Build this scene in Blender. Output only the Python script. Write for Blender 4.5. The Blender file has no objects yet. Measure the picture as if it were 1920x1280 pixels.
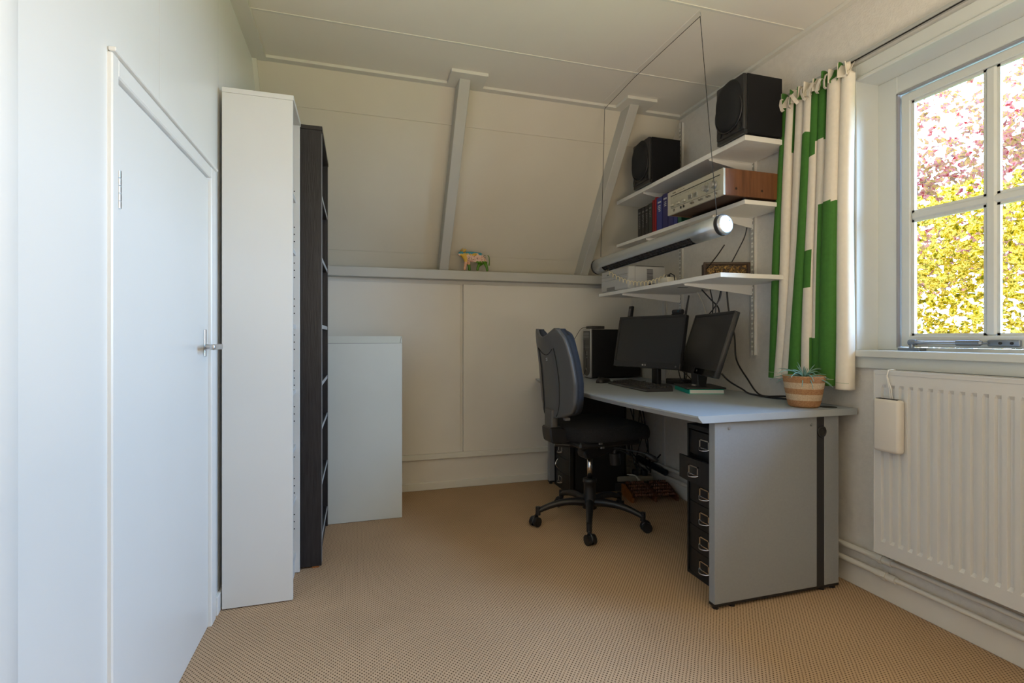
import bpy, bmesh, math, random
from math import pi, sin, cos, radians
from mathutils import Vector, Matrix

random.seed(7)
S = bpy.context.scene
COL = S.collection

# ------------------------------------------------------------------ camera
CAM_H, YAW = 1.055, 0.2942
cd = bpy.data.cameras.new('camera')
cam = bpy.data.objects.new('camera', cd)
COL.objects.link(cam)
cam.location = (0, 0, CAM_H)
cam.rotation_euler = (pi / 2, 0, -YAW)
cd.sensor_width = 36
cd.lens = 36 * 957 / 1920
cd.shift_y = -8.5 / 1920
cd.clip_start = 0.02
S.camera = cam

# ------------------------------------------------------------------ daylight
w = bpy.data.worlds.new('sky')
S.world = w
w.use_nodes = True
nt = w.node_tree
nt.nodes.clear()
out = nt.nodes.new('ShaderNodeOutputWorld')
bg = nt.nodes.new('ShaderNodeBackground')
tc = nt.nodes.new('ShaderNodeTexCoord')
sep = nt.nodes.new('ShaderNodeSeparateXYZ')
rmp = nt.nodes.new('ShaderNodeValToRGB')
rmp.color_ramp.elements[0].position = 0.0
rmp.color_ramp.elements[0].color = (0.47, 0.695, 1.0, 1)
rmp.color_ramp.elements[1].position = 0.7
rmp.color_ramp.elements[1].color = (0.32, 0.56, 1.0, 1)
nt.links.new(tc.outputs['Generated'], sep.inputs[0])
nt.links.new(sep.outputs['Z'], rmp.inputs[0])
nt.links.new(rmp.outputs[0], bg.inputs[0])
nt.links.new(bg.outputs[0], out.inputs[0])
bg.inputs['Strength'].default_value = 29.0


def light(name, kind, loc, energy, color, **kw):
    d = bpy.data.lights.new(name, kind)
    o = bpy.data.objects.new(name, d)
    COL.objects.link(o)
    o.location = loc
    d.energy = energy
    d.color = color
    for k, v in kw.items():
        if k == 'rot':
            o.rotation_euler = v
        elif k == 'portal':
            d.cycles.is_portal = v
        else:
            setattr(d, k, v)
    return o


# daylight enters through the two window openings (sampling portals only)
light('window_portal', 'AREA', (2.24, 0.90, 1.57), 1, (1, 1, 1), shape='RECTANGLE', size=1.14, size_y=1.46, rot=(0, radians(90), 0), portal=True)
# added warm fill behind the camera, facing up; stands for no actual lamp
light('warm_fill_up', 'AREA', (0.85, -0.30, 0.80), 45, (1.0, 0.83, 0.60), shape='DISK', size=1.0, rot=(pi, 0, 0))
S.view_settings.view_transform = 'Standard'
S.view_settings.look = 'None'
S.view_settings.gamma = 1
S.view_settings.use_curve_mapping = False
S.view_settings.exposure = 0.0
S.cycles.use_denoising = True
S.cycles.max_bounces = 10
S.cycles.diffuse_bounces = 6
S.cycles.transparent_max_bounces = 16
S.cycles.sample_clamp_indirect = 8
S.cycles.caustics_reflective = False
S.cycles.caustics_refractive = False


# ------------------------------------------------------------------ materials
MATS = {}


def mat(name, col, rough=0.6, metal=0.0, var=0.0, vscale=8.0, bump=0.0, bscale=60.0, col2=None, stretch=None, spec=0.5, sheen=0.0, detail=3.0):
    if name in MATS:
        return MATS[name]
    m = bpy.data.materials.new(name)
    m.use_nodes = True
    n = m.node_tree
    b = n.nodes['Principled BSDF']
    b.inputs['Base Color'].default_value = (*col, 1)
    b.inputs['Roughness'].default_value = rough
    b.inputs['Metallic'].default_value = metal
    b.inputs['Specular IOR Level'].default_value = spec
    if sheen:
        b.inputs['Sheen Weight'].default_value = sheen
    t = n.nodes.new('ShaderNodeTexCoord')
    mp = n.nodes.new('ShaderNodeMapping')
    n.links.new(t.outputs['Object'], mp.inputs[0])
    if stretch:
        mp.inputs['Scale'].default_value = stretch
    if var or col2:
        ns = n.nodes.new('ShaderNodeTexNoise')
        ns.inputs['Scale'].default_value = vscale
        ns.inputs['Detail'].default_value = detail
        n.links.new(mp.outputs[0], ns.inputs[0])
        cr = n.nodes.new('ShaderNodeValToRGB')
        c2 = col2 if col2 else tuple(max(0, c * (1 - var)) for c in col)
        c1 = col if col2 else tuple(min(1, c * (1 + var * 0.5)) for c in col)
        cr.color_ramp.elements[0].position = 0.3
        cr.color_ramp.elements[0].color = (*c2, 1)
        cr.color_ramp.elements[1].position = 0.7
        cr.color_ramp.elements[1].color = (*c1, 1)
        n.links.new(ns.outputs['Fac'], cr.inputs[0])
        n.links.new(cr.outputs[0], b.inputs['Base Color'])
    if bump:
        nb = n.nodes.new('ShaderNodeTexNoise')
        nb.inputs['Scale'].default_value = bscale
        nb.inputs['Detail'].default_value = 4
        n.links.new(mp.outputs[0], nb.inputs[0])
        bp = n.nodes.new('ShaderNodeBump')
        bp.inputs['Strength'].default_value = bump
        bp.inputs['Distance'].default_value = 0.004
        n.links.new(nb.outputs['Fac'], bp.inputs['Height'])
        n.links.new(bp.outputs[0], b.inputs['Normal'])
    MATS[name] = m
    return m


WALLP = mat('wall_paint', (0.74, 0.71, 0.65), 0.65, var=0.03, vscale=3, bump=0.10, bscale=25)
SLOPEP = mat('slope_paint', (0.68, 0.64, 0.545), 0.7, var=0.04, vscale=2, bump=0.22, bscale=18)
PLASTER = mat('rough_plaster', (0.74, 0.71, 0.66), 0.8, var=0.05, vscale=40, bump=0.5, bscale=130)
GLOSSP = mat('gloss_paint', (0.80, 0.80, 0.78), 0.28, var=0.02, vscale=2, bump=0.06, bscale=12)
TRIMP = mat('trim_paint', (0.72, 0.71, 0.655), 0.45, var=0.02, vscale=4)
BEAMP = mat('beam_paint', (0.52, 0.515, 0.48), 0.55, var=0.04, vscale=5)
LEDGEP = mat('ledge_paint', (0.50, 0.50, 0.47), 0.5, var=0.03, vscale=4)
CEILP = mat('ceiling_paint', (0.80, 0.77, 0.70), 0.7, var=0.02, vscale=2)
DARK = mat('gap_dark', (0.02, 0.02, 0.02), 0.9)
WINP = mat('window_paint', (0.60, 0.63, 0.62), 0.3, var=0.02, vscale=6)
RADP = mat('radiator_enamel', (0.66, 0.66, 0.65), 0.3)
PIPEP = mat('pipe_paint', (0.74, 0.72, 0.66), 0.35, var=0.04, vscale=10)
WHITELAM = mat('white_laminate', (0.68, 0.68, 0.665), 0.45, var=0.02, vscale=3)
SHELFW = mat('shelf_white', (0.80, 0.79, 0.76), 0.4)
CABGREY = mat('pale_grey_green_paint', (0.60, 0.63, 0.60), 0.5, var=0.03, vscale=4)
BLACKWOOD = mat('black_brown_wood', (0.024, 0.022, 0.024), 0.42, col2=(0.012, 0.011, 0.013), vscale=9, stretch=(14, 14, 1.2), bump=0.25, bscale=16)
EDGEBAND = mat('worn_pale_edge', (0.42, 0.43, 0.44), 0.5)
DESKG = mat('desk_silver_grey', (0.34, 0.385, 0.43), 0.42, var=0.05, vscale=60, spec=0.5)
DESKE = mat('desk_edge_grey', (0.38, 0.41, 0.43), 0.4)
DESKP = mat('desk_panel_grey', (0.27, 0.287, 0.305), 0.45, var=0.04, vscale=120)
BLACKP = mat('black_plastic', (0.012, 0.012, 0.014), 0.4)
SOFTBLACK = mat('soft_black', (0.02, 0.02, 0.023), 0.6)
STEELBLK = mat('black_powder_steel', (0.014, 0.0135, 0.014), 0.42, spec=0.4, bump=0.1, bscale=400)
CHROME = mat('chrome', (0.75, 0.75, 0.76), 0.14, metal=1.0)
STEEL = mat('brushed_steel', (0.55, 0.56, 0.58), 0.3, metal=1.0)
ALU = mat('lamp_silver', (0.46, 0.50, 0.54), 0.32, metal=0.75)
SHELLG = mat('chair_shell_grey', (0.085, 0.085, 0.087), 0.42, bump=0.15, bscale=500)
FABRIC = mat('speckled_navy_fabric', (0.030, 0.040, 0.062), 0.95, col2=(0.008, 0.010, 0.016), vscale=140, bump=0.4, bscale=400)
FABBLK = mat('black_seat_fabric', (0.013, 0.013, 0.015), 0.95, col2=(0.004, 0.004, 0.005), vscale=130, bump=0.4, bscale=400)
SPKVINYL = mat('speaker_vinyl', (0.007, 0.007, 0.009), 0.5, spec=0.22, bump=0.2, bscale=300, stretch=(4, 4, 1))
SPKFRONT = mat('speaker_front', (0.017, 0.017, 0.019), 0.34, spec=0.45)
GRILLE = mat('speaker_grille', (0.006, 0.007, 0.009), 0.85, bump=0.3, bscale=900)
SCREEN = mat('screen_off', (0.022, 0.022, 0.024), 0.32)
GREENC = mat('curtain_green', (0.045, 0.165, 0.022), 0.85, var=0.10, vscale=60, bump=0.15, bscale=350)
WHITEC = mat('curtain_white', (0.72, 0.66, 0.57), 0.85, var=0.04, vscale=60, bump=0.15, bscale=350)
HEMC = mat('curtain_lining', (0.82, 0.76, 0.66), 0.85, var=0.03, vscale=40)
CREAM = mat('cream_plastic', (0.70, 0.66, 0.55), 0.45)
RECFACE = mat('receiver_face', (0.58, 0.56, 0.48), 0.35, metal=0.5)
RECDIAL = mat('receiver_dial', (0.40, 0.38, 0.30), 0.25)
WALNUT = mat('walnut_veneer', (0.19, 0.075, 0.028), 0.45, col2=(0.10, 0.036, 0.013), vscale=7, stretch=(9, 1, 0.7), bump=0.1, bscale=60)
PRINTERW = mat('printer_white', (0.52, 0.53, 0.54), 0.45)
TEAL = mat('teal_book', (0.0, 0.36, 0.27), 0.5)
PAPER = mat('paper', (0.66, 0.66, 0.65), 0.8, var=0.1, vscale=200, stretch=(1, 1, 40))
JUTE = mat('jute_tan', (0.52, 0.28, 0.13), 0.9, col2=(0.34, 0.16, 0.07), vscale=160, bump=0.9, bscale=260, stretch=(1, 1, 2.2))
JUTEP = mat('jute_pale', (0.72, 0.56, 0.38), 0.9, col2=(0.52, 0.36, 0.22), vscale=160, bump=0.9, bscale=260, stretch=(1, 1, 2.2))
SOIL = mat('soil', (0.05, 0.03, 0.02), 0.95)
AIRLEAF = mat('airplant_leaf', (0.09, 0.22, 0.16), 0.55, col2=(0.22, 0.36, 0.30), vscale=60)
HUMID = mat('humidifier_ceramic', (0.70, 0.66, 0.60), 0.5)
ORANGEWOOD = mat('orange_wood', (0.30, 0.10, 0.02), 0.5, var=0.3, vscale=20)
REDWOOD = mat('red_brown_wood', (0.13, 0.04, 0.018), 0.45, var=0.3, vscale=40)
FRAMEBR = mat('dark_carved_frame', (0.06, 0.035, 0.022), 0.5, bump=0.5, bscale=120)
GOLDMOS = mat('gold_mosaic', (0.50, 0.30, 0.09), 0.35, col2=(0.035, 0.022, 0.010), vscale=140, bump=0.8, bscale=180, metal=0.3)


def carpet_mat():
    m = bpy.data.materials.new('sisal_carpet')
    m.use_nodes = True
    n = m.node_tree
    L = n.links.new
    b = n.nodes['Principled BSDF']
    b.inputs['Roughness'].default_value = 0.95
    b.inputs['Specular IOR Level'].default_value = 0.15
    t = n.nodes.new('ShaderNodeTexCoord')
    sp = n.nodes.new('ShaderNodeSeparateXYZ')
    wob = n.nodes.new('ShaderNodeTexNoise')
    wob.inputs['Scale'].default_value = 9
    L(t.outputs['Object'], wob.inputs[0])
    mixv = n.nodes.new('ShaderNodeVectorMath')
    mixv.operation = 'MULTIPLY_ADD'
    L(wob.outputs['Color'], mixv.inputs[0])
    mixv.inputs[1].default_value = (0.006, 0.006, 0)
    L(t.outputs['Object'], mixv.inputs[2])
    L(mixv.outputs[0], sp.inputs[0])

    def M(op, a, bb=None):
        x = n.nodes.new('ShaderNodeMath')
        x.operation = op
        for i, v in enumerate((a, bb)):
            if v is None:
                continue
            if isinstance(v, (int, float)):
                x.inputs[i].default_value = v
            else:
                L(v, x.inputs[i])
        return x.outputs[0]
    sx = M('SINE', M('MULTIPLY', sp.outputs['X'], 2 * pi / 0.0135))
    sy = M('SINE', M('MULTIPLY', sp.outputs['Y'], 2 * pi / 0.0165))
    d = M('MULTIPLY', sx, sy)
    cr = n.nodes.new('ShaderNodeValToRGB')
    e = cr.color_ramp.elements
    e[0].position = 0.30
    e[0].color = (1, 1, 1, 1)
    e[1].position = 0.72
    e[1].color = (0, 0, 0, 1)
    L(d, cr.inputs[0])
    fine = n.nodes.new('ShaderNodeTexNoise')
    fine.inputs['Scale'].default_value = 260
    L(t.outputs['Object'], fine.inputs[0])
    big = n.nodes.new('ShaderNodeTexNoise')
    big.inputs['Scale'].default_value = 2.2
    L(t.outputs['Object'], big.inputs[0])
    c1 = n.nodes.new('ShaderNodeMixRGB')
    c1.inputs[1].default_value = (0.43, 0.285, 0.165, 1)
    c1.inputs[2].default_value = (0.72, 0.51, 0.325, 1)
    L(fine.outputs['Fac'], c1.inputs[0])
    c3 = n.nodes.new('ShaderNodeMixRGB')
    c3.blend_type = 'MULTIPLY'
    c3.inputs[0].default_value = 0.25
    L(c1.outputs[0], c3.inputs[1])
    L(big.outputs['Fac'], c3.inputs[2])
    c2 = n.nodes.new('ShaderNodeMixRGB')
    c2.inputs[1].default_value = (0.13, 0.075, 0.04, 1)
    L(cr.outputs[0], c2.inputs[0])
    L(c3.outputs[0], c2.inputs[2])
    L(c2.outputs[0], b.inputs['Base Color'])
    bp = n.nodes.new('ShaderNodeBump')
    bp.inputs['Strength'].default_value = 0.5
    bp.inputs['Distance'].default_value = 0.003
    L(cr.outputs[0], bp.inputs['Height'])
    L(bp.outputs[0], b.inputs['Normal'])
    return m


def glass_mat():
    m = bpy.data.materials.new('window_glass')
    m.use_nodes = True
    n = m.node_tree
    n.nodes.clear()
    o = n.nodes.new('ShaderNodeOutputMaterial')
    tr = n.nodes.new('ShaderNodeBsdfTransparent')
    tr.inputs[0].default_value = (0.96, 0.98, 0.97, 1)
    gl = n.nodes.new('ShaderNodeBsdfGlossy')
    gl.inputs['Roughness'].default_value = 0.02
    fr = n.nodes.new('ShaderNodeFresnel')
    fr.inputs[0].default_value = 1.2
    mx = n.nodes.new('ShaderNodeMixShader')
    n.links.new(fr.outputs[0], mx.inputs[0])
    n.links.new(tr.outputs[0], mx.inputs[1])
    n.links.new(gl.outputs[0], mx.inputs[2])
    n.links.new(mx.outputs[0], o.inputs[0])
    return m


def leaf_mat(name, stops, scale):
    m = bpy.data.materials.new(name)
    m.use_nodes = True
    n = m.node_tree
    n.nodes.clear()
    L = n.links.new
    o = n.nodes.new('ShaderNodeOutputMaterial')
    t = n.nodes.new('ShaderNodeTexCoord')
    ns = n.nodes.new('ShaderNodeTexNoise')
    ns.inputs['Scale'].default_value = scale
    ns.inputs['Detail'].default_value = 5
    ns.inputs['Roughness'].default_value = 0.8
    L(t.outputs['Object'], ns.inputs[0])
    cr = n.nodes.new('ShaderNodeValToRGB')
    cr.color_ramp.interpolation = 'CONSTANT'
    while len(cr.color_ramp.elements) < len(stops):
        cr.color_ramp.elements.new(0.5)
    for e, (p, c) in zip(cr.color_ramp.elements, stops):
        e.position = p
        e.color = (*c, 1)
    L(ns.outputs['Fac'], cr.inputs[0])
    df = n.nodes.new('ShaderNodeBsdfDiffuse')
    tl = n.nodes.new('ShaderNodeBsdfTranslucent')
    L(cr.outputs[0], df.inputs[0])
    L(cr.outputs[0], tl.inputs[0])
    mx = n.nodes.new('ShaderNodeMixShader')
    mx.inputs[0].default_value = 0.5
    L(df.outputs[0], mx.inputs[1])
    L(tl.outputs[0], mx.inputs[2])
    L(mx.outputs[0], o.inputs[0])
    return m


CARPET = carpet_mat()
GLASS = glass_mat()


# ------------------------------------------------------------------ object helpers
def tag(o, label=None, cat=None, group=None, kind=None):
    if label:
        o['label'] = label
    if cat:
        o['category'] = cat
    if group:
        o['group'] = group
    if kind:
        o['kind'] = kind
    return o


def thing(name, label, cat, loc=(0, 0, 0), rz=0.0, group=None, kind=None):
    o = bpy.data.objects.new(name, None)
    COL.objects.link(o)
    o.location = loc
    o.rotation_euler = (0, 0, rz)
    o.empty_display_size = 0.05
    return tag(o, label, cat, group, kind)


def wmat(o):
    m = Matrix.Translation(o.location) @ o.rotation_euler.to_matrix().to_4x4()
    if o.parent:
        return wmat(o.parent) @ m
    return m


class MB:
    """collects geometry for one mesh object"""

    def __init__(self):
        self.v, self.f, self.mi, self.sm = [], [], [], []
        self.X = None

    def add(self, vs, fs, mi=0, smooth=False):
        b = len(self.v)
        if self.X is not None:
            vs = [self.X @ Vector(p) for p in vs]
        self.v += [tuple(p) for p in vs]
        for q in fs:
            self.f.append([b + i for i in q])
            self.mi.append(mi)
            self.sm.append(smooth)
        return self

    def box(self, x0, x1, y0, y1, z0, z1, mi=0, bev=0.0, seg=1):
        if bev > 0:
            bm = bmesh.new()
            bmesh.ops.create_cube(bm, size=1)
            for q in bm.verts:
                q.co = Vector(((x0 + x1) / 2 + q.co.x * (x1 - x0), (y0 + y1) / 2 + q.co.y * (y1 - y0), (z0 + z1) / 2 + q.co.z * (z1 - z0)))
            bmesh.ops.bevel(bm, geom=list(bm.edges), offset=bev, segments=seg, affect='EDGES', profile=0.5)
            self.bm(bm, mi, seg > 1)
            return self
        vs = [(x, y, z) for x in (x0, x1) for y in (y0, y1) for z in (z0, z1)]
        fs = [(0, 1, 3, 2), (4, 6, 7, 5), (0, 4, 5, 1), (2, 3, 7, 6), (0, 2, 6, 4), (1, 5, 7, 3)]
        return self.add(vs, fs, mi)

    def bm(self, bm, mi=0, smooth=False):
        bm.verts.index_update()
        self.add([q.co.copy() for q in bm.verts], [[q.index for q in f.verts] for f in bm.faces], mi, smooth)
        bm.free()
        return self

    def prism(self, pts, axis, a, b, mi=0, bev=0.0):
        """extrude 2d polygon pts along axis between a and b. axis x: pts=(y,z); y: (x,z); z: (x,y)"""
        def P(p, t):
            return {'x': (t, p[0], p[1]), 'y': (p[0], t, p[1]), 'z': (p[0], p[1], t)}[axis]
        n = len(pts)
        vs = [P(p, a) for p in pts] + [P(p, b) for p in pts]
        fs = [list(range(n)), list(range(2 * n - 1, n - 1, -1))] + [(i, (i + 1) % n, n + (i + 1) % n, n + i) for i in range(n)]
        if bev > 0:
            bm = bmesh.new()
            bv = [bm.verts.new(q) for q in vs]
            for q in fs:
                bm.faces.new([bv[i] for i in q])
            bmesh.ops.recalc_face_normals(bm, faces=bm.faces)
            bmesh.ops.bevel(bm, geom=list(bm.edges), offset=bev, segments=1, affect='EDGES')
            return self.bm(bm, mi)
        return self.add(vs, fs, mi)

    def tube(self, path, r, n=8, mi=0, cap=True, smooth=True):
        path = [Vector(p) for p in path]
        rs = r if isinstance(r, (list, tuple)) else [r] * len(path)
        vs, fs = [], []
        up = None
        for i, p in enumerate(path):
            t = (path[min(i + 1, len(path) - 1)] - path[max(i - 1, 0)]).normalized()
            if up is None:
                up = Vector((0, 0, 1)) if abs(t.z) < 0.9 else Vector((1, 0, 0))
            a = t.cross(up)
            if a.length < 1e-6:
                a = t.orthogonal()
            a.normalize()
            b2 = a.cross(t).normalized()
            up = b2
            for k in range(n):
                an = 2 * pi * k / n
                vs.append(p + (a * cos(an) + b2 * sin(an)) * rs[i])
        for i in range(len(path) - 1):
            for k in range(n):
                fs.append((i * n + k, i * n + (k + 1) % n, (i + 1) * n + (k + 1) % n, (i + 1) * n + k))
        self.add(vs, fs, mi, smooth)
        if cap:
            self.add(vs[:n], [list(range(n - 1, -1, -1))], mi)
            self.add(vs[-n:], [list(range(n))], mi)
        return self

    def cyl(self, a, b, r, n=16, mi=0, r2=None, smooth=True):
        return self.tube([a, b], [r, r if r2 is None else r2], n, mi, True, smooth)

    def lathe(self, prof, c, n=24, mi=0, smooth=True, squash=(1, 1)):
        vs, fs = [], []
        for r, z in prof:
            for k in range(n):
                an = 2 * pi * k / n
                vs.append((c[0] + r * cos(an) * squash[0], c[1] + r * sin(an) * squash[1], c[2] + z))
        for i in range(len(prof) - 1):
            for k in range(n):
                fs.append((i * n + k, i * n + (k + 1) % n, (i + 1) * n + (k + 1) % n, (i + 1) * n + k))
        return self.add(vs, fs, mi, smooth)

    def grid(self, fn, nu, nv, mi=0, smooth=True, mfn=None, closed_u=False):
        vs = [fn(i / nu, j / nv) for j in range(nv + 1) for i in range(nu + 1)]
        b = len(self.v)
        if self.X is not None:
            vs = [self.X @ Vector(p) for p in vs]
        self.v += [tuple(p) for p in vs]
        W = nu + 1
        for j in range(nv):
            for i in range(nu):
                self.f.append([b + j * W + i, b + j * W + i + 1, b + (j + 1) * W + i + 1, b + (j + 1) * W + i])
                self.mi.append(mfn((i + 0.5) / nu, (j + 0.5) / nv) if mfn else mi)
                self.sm.append(smooth)
        return self

    def build(self, name, mats, parent=None, local=False, label=None, cat=None, group=None, kind=None, fix=True, merge=False):
        me = bpy.data.meshes.new(name)
        vs = self.v
        if parent is not None and not local:
            inv = wmat(parent).inverted()
            vs = [inv @ Vector(p) for p in vs]
        me.from_pydata([tuple(p) for p in vs], [], self.f)
        if not isinstance(mats, (list, tuple)):
            mats = [mats]
        for m in mats:
            me.materials.append(m)
        me.polygons.foreach_set('material_index', self.mi)
        me.polygons.foreach_set('use_smooth', self.sm)
        if fix:
            bm = bmesh.new()
            bm.from_mesh(me)
            if merge:
                bmesh.ops.remove_doubles(bm, verts=bm.verts, dist=1e-5)
            bmesh.ops.recalc_face_normals(bm, faces=bm.faces)
            bm.to_mesh(me)
            bm.free()
        me.update()
        o = bpy.data.objects.new(name, me)
        COL.objects.link(o)
        if parent is not None:
            o.parent = parent
        return tag(o, label, cat, group, kind)


def bx(*a, **k):
    return MB().box(*a, **k)


def struct(name, mb, m, parent=None, **k):
    o = mb.build(name, m, parent, **k)
    if parent is None:
        o['kind'] = 'structure'
    return o


def text(s, name, size, m, parent, mw, label=None):
    """flat print: thin extruded letters; mw is the world matrix"""
    c = bpy.data.curves.new(name, 'FONT')
    c.body = s
    c.size = size
    c.extrude = 0.0002
    c.align_x = 'CENTER'
    c.align_y = 'CENTER'
    c.materials.append(m)
    tmp = bpy.data.objects.new(name, c)
    COL.objects.link(tmp)
    dg = bpy.context.evaluated_depsgraph_get()
    me = bpy.data.meshes.new_from_object(tmp.evaluated_get(dg))
    bpy.data.objects.remove(tmp)
    me.transform(wmat(parent).inverted() @ mw)
    o = bpy.data.objects.new(name, me)
    COL.objects.link(o)
    o.parent = parent
    return tag(o, label)


# ------------------------------------------------------------------ room constants
XL, XR = -0.517, 2.037          # wall planes
YB = 3.54                       # knee wall face
YN = -1.30                      # wall behind the camera
ZC = 2.50                       # ceiling
SLM = 0.7715                    # slope dy/dz


def ys(z):
    return 2.904 + SLM * (2.484 - z)


# floor
struct('floor', bx(-2.2, 2.3, YN - 0.1, 3.75, -0.12, 0.0), CARPET)
# ceiling with boarded panels
ce = struct('ceiling', bx(-2.2, 2.3, YN - 0.1, 3.2, ZC + 0.012, ZC + 0.12), CEILP)
js = [-1.3, -0.25, 0.80, 1.903, 2.480, 3.1]
for a, b in zip(js[:-1], js[1:]):
    bx(-2.1, XR + 0.05, a + 0.0015, b - 0.0015, ZC, ZC + 0.012).build('panel', CEILP, ce)
for y in (1.903, 2.480):
    bx(XL, XR, y - 0.006, y + 0.006, ZC - 0.003, ZC + 0.001).build('joint_strip', TRIMP, ce)
bx(1.446, 1.452, 1.905, 2.9, ZC - 0.0015, ZC + 0.001).build('joint_strip', CEILP, ce)

# sloping roof wall
sl = MB()
sl.prism([(ys(2.56), 2.56), (ys(1.40), 1.40), (ys(1.40) + 0.12, 1.40), (ys(2.56) + 0.12, 2.56)], 'x', -0.62, 2.12)
sw = struct('wall_slope', sl, SLOPEP)


def slope_box(x0, x1, z0, z1, t, name, m, par):
    mb = MB()
    mb.prism([(ys(z0) + 0.002, z0), (ys(z1) + 0.002, z1), (ys(z1) - t, z1), (ys(z0) - t, z0)], 'x', x0, x1)
    return mb.build(name, m, par)


# lining panels of the slope: the joint runs high up
slope_box(-0.50, 2.03, 1.50, 1.628, 0.004, 'panel', SLOPEP, sw)
slope_box(-0.50, 2.03, 1.631, 2.318, 0.004, 'panel', SLOPEP, sw)
slope_box(-0.50, 2.03, 2.321, 2.49, 0.004, 'panel', SLOPEP, sw)

# knee wall with two big panels
kb = struct('wall_back', bx(-0.62, 2.12, YB + 0.012, YB + 0.14, 0, 1.46), WALLP)
bx(-0.515, 0.693, YB - 0.004, YB + 0.012, 0.248, 1.425, bev=0.002).build('panel', WALLP, kb)
bx(0.712, XR, YB - 0.012, YB + 0.012, 0.248, 1.425, bev=0.002).build('panel', WALLP, kb)
bx(-0.515, XR, YB + 0.004, YB + 0.012, 0.05, 0.215).build('panel', WALLP, kb)
struct('trim_1', bx(-0.515, XR, YB - 0.022, YB + 0.012, 0.212, 0.248, bev=0.003), TRIMP)
struct('baseboard_back', bx(-0.515, XR, YB - 0.010, YB + 0.012, 0, 0.052, bev=0.003), TRIMP)
# ledge along the foot of the slope
struct('trim_2', bx(-0.515, XR, 3.465, ys(1.50) + 0.02, 1.450, 1.512, bev=0.003), LEDGEP)

# ceiling planks round the edge
ct = 0.016
struct('trim_3', bx(XL, 2.10, 2.86, 2.93, ZC - ct, ZC - 0.0005, bev=0.001), TRIMP)
struct('trim_4', bx(XL - 0.03, -0.448, YN, 2.93, ZC - ct - 0.001, ZC - 0.0005, bev=0.001), TRIMP)
struct('trim_5', bx(2.008, 2.10, YN, 2.93, ZC - ct - 0.001, ZC - 0.0005, bev=0.001), TRIMP)


def beam(name, x0, x1):
    zt, zb = 2.484, 1.512
    yf = lambda z: 2.775 + 0.757 * (2.487 - z)
    mb = MB().prism([(yf(zt), zt), (ys(zt) + 0.02, zt), (ys(zb) + 0.02, zb), (yf(zb), zb)], 'x', x0, x1, bev=0.003)
    o = struct(name, mb, BEAMP)
    bx(x0 - 0.055, x1 + 0.085, 2.715, 2.88, ZC - 0.019, ZC - 0.001, bev=0.001).build('cap_board', TRIMP, o)
    return o


beam('trim_6', 0.540, 0.604)
beam('trim_7', 1.600, 1.662)
# batten where the slope meets the left wall
mb = MB().prism([(ys(2.483) - 0.02, 2.483), (ys(2.483) + 0.01, 2.483), (ys(1.515) + 0.01, 1.515), (ys(1.515) - 0.02, 1.515)], 'x', XL, XL + 0.022)
struct('trim_8', mb, TRIMP)

# ------------------------------------------------------------------ left wall
wl = struct('wall_left', MB().box(-0.64, -0.525, YN, 1.335, 0, ZC + 0.05).box(-0.64, -0.525, 2.14, 3.62, 0, ZC + 0.05).box(-0.64, -0.525, 1.335, 2.14, 1.65, ZC + 0.05), WALLP)
for (a, b, z0, z1) in ((0.978, 1.328, 0, 2.49), (1.328, 1.6115, 1.66, 2.49), (1.6135, 2.2385, 1.66, 2.49), (2.152, 2.2385, 0, 1.66), (2.2405, 3.60, 0, 2.49)):
    bx(-0.527, XL, a, b, z0, z1).build('panel', GLOSSP, wl)
bx(-0.527, XL, YN, 0.90, 0, 2.49).build('panel', GLOSSP, wl)
struct('trim_9', MB().box(-0.527, -0.497, 0.905, 0.972, 0, 2.484, bev=0.006, seg=2), GLOSSP)
struct('baseboard_left', bx(XL, -0.505, 2.17, 3.53, 0, 0.07, bev=0.002), GLOSSP)
struct('joint_shade_strip', bx(-0.5262, -0.5245, 0.970, 0.979, 0, 2.484), mat('joint_shadow_paint', (0.22, 0.23, 0.22), 0.8))  # grey strip painted in as the shade of the gap beside the post
# door
dr = struct('door_1', bx(-0.560, -0.518, 1.343, 2.0925, 0.006, 1.628, bev=0.002), GLOSSP)
fr = MB()
fr.box(-0.62, -0.507, 1.308, 1.3395, 0, 1.674, bev=0.003)
fr.box(-0.62, -0.507, 2.096, 2.152, 0, 1.674, bev=0.003)
fr.box(-0.62, -0.5075, 1.339, 2.0965, 1.632, 1.673, bev=0.003)
fr.build('frame', GLOSSP, dr)
bx(-0.515, -0.500, 1.306, 2.155, 1.6745, 1.684, bev=0.002).build('head_trim', GLOSSP, dr)
hg = MB()
for i in range(5):
    z = 1.342 + i * 0.0172
    hg.cyl((-0.512, 1.3475, z), (-0.512, 1.3475, z + 0.0155), 0.0065, 10)
hg.build('hinge', STEEL, dr)
hp = bx(-0.5185, -0.514, 2.036, 2.062, 0.985, 1.082, bev=0.002).build('handle_plate', STEEL, dr)
MB().cyl((-0.517, 2.049, 1.020), (-0.470, 2.049, 1.020), 0.009, 12).box(-0.478, -0.462, 1.945, 2.060, 1.011, 1.030, bev=0.004, seg=2).build('handle', STEEL, dr)

# ------------------------------------------------------------------ right wall with the window opening
WY0, WY1, WZ0, WZ1 = 0.16, 1.645, 0.985, 2.137
wr = MB()
wr.box(XR, XR + 0.26, WY1, 3.75, 0, ZC + 0.05)
wr.box(XR, XR + 0.26, YN, WY0, 0, ZC + 0.05)
wr.box(XR, XR + 0.26, WY0, WY1, 0, WZ0)
wr.box(XR, XR + 0.26, WY0, WY1, WZ1, ZC + 0.05)
struct('wall_right', wr, PLASTER)
struct('baseboard_right', bx(2.025, XR + 0.001, YN, YB - 0.012, 0, 0.093, bev=0.002), PIPEP)
struct('wall_near', bx(-0.9, 2.3, YN - 0.12, YN, 0, ZC + 0.05), WALLP)

win = thing('window_1', None, None, (2.14, WY1, WZ0), kind='structure')
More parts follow.
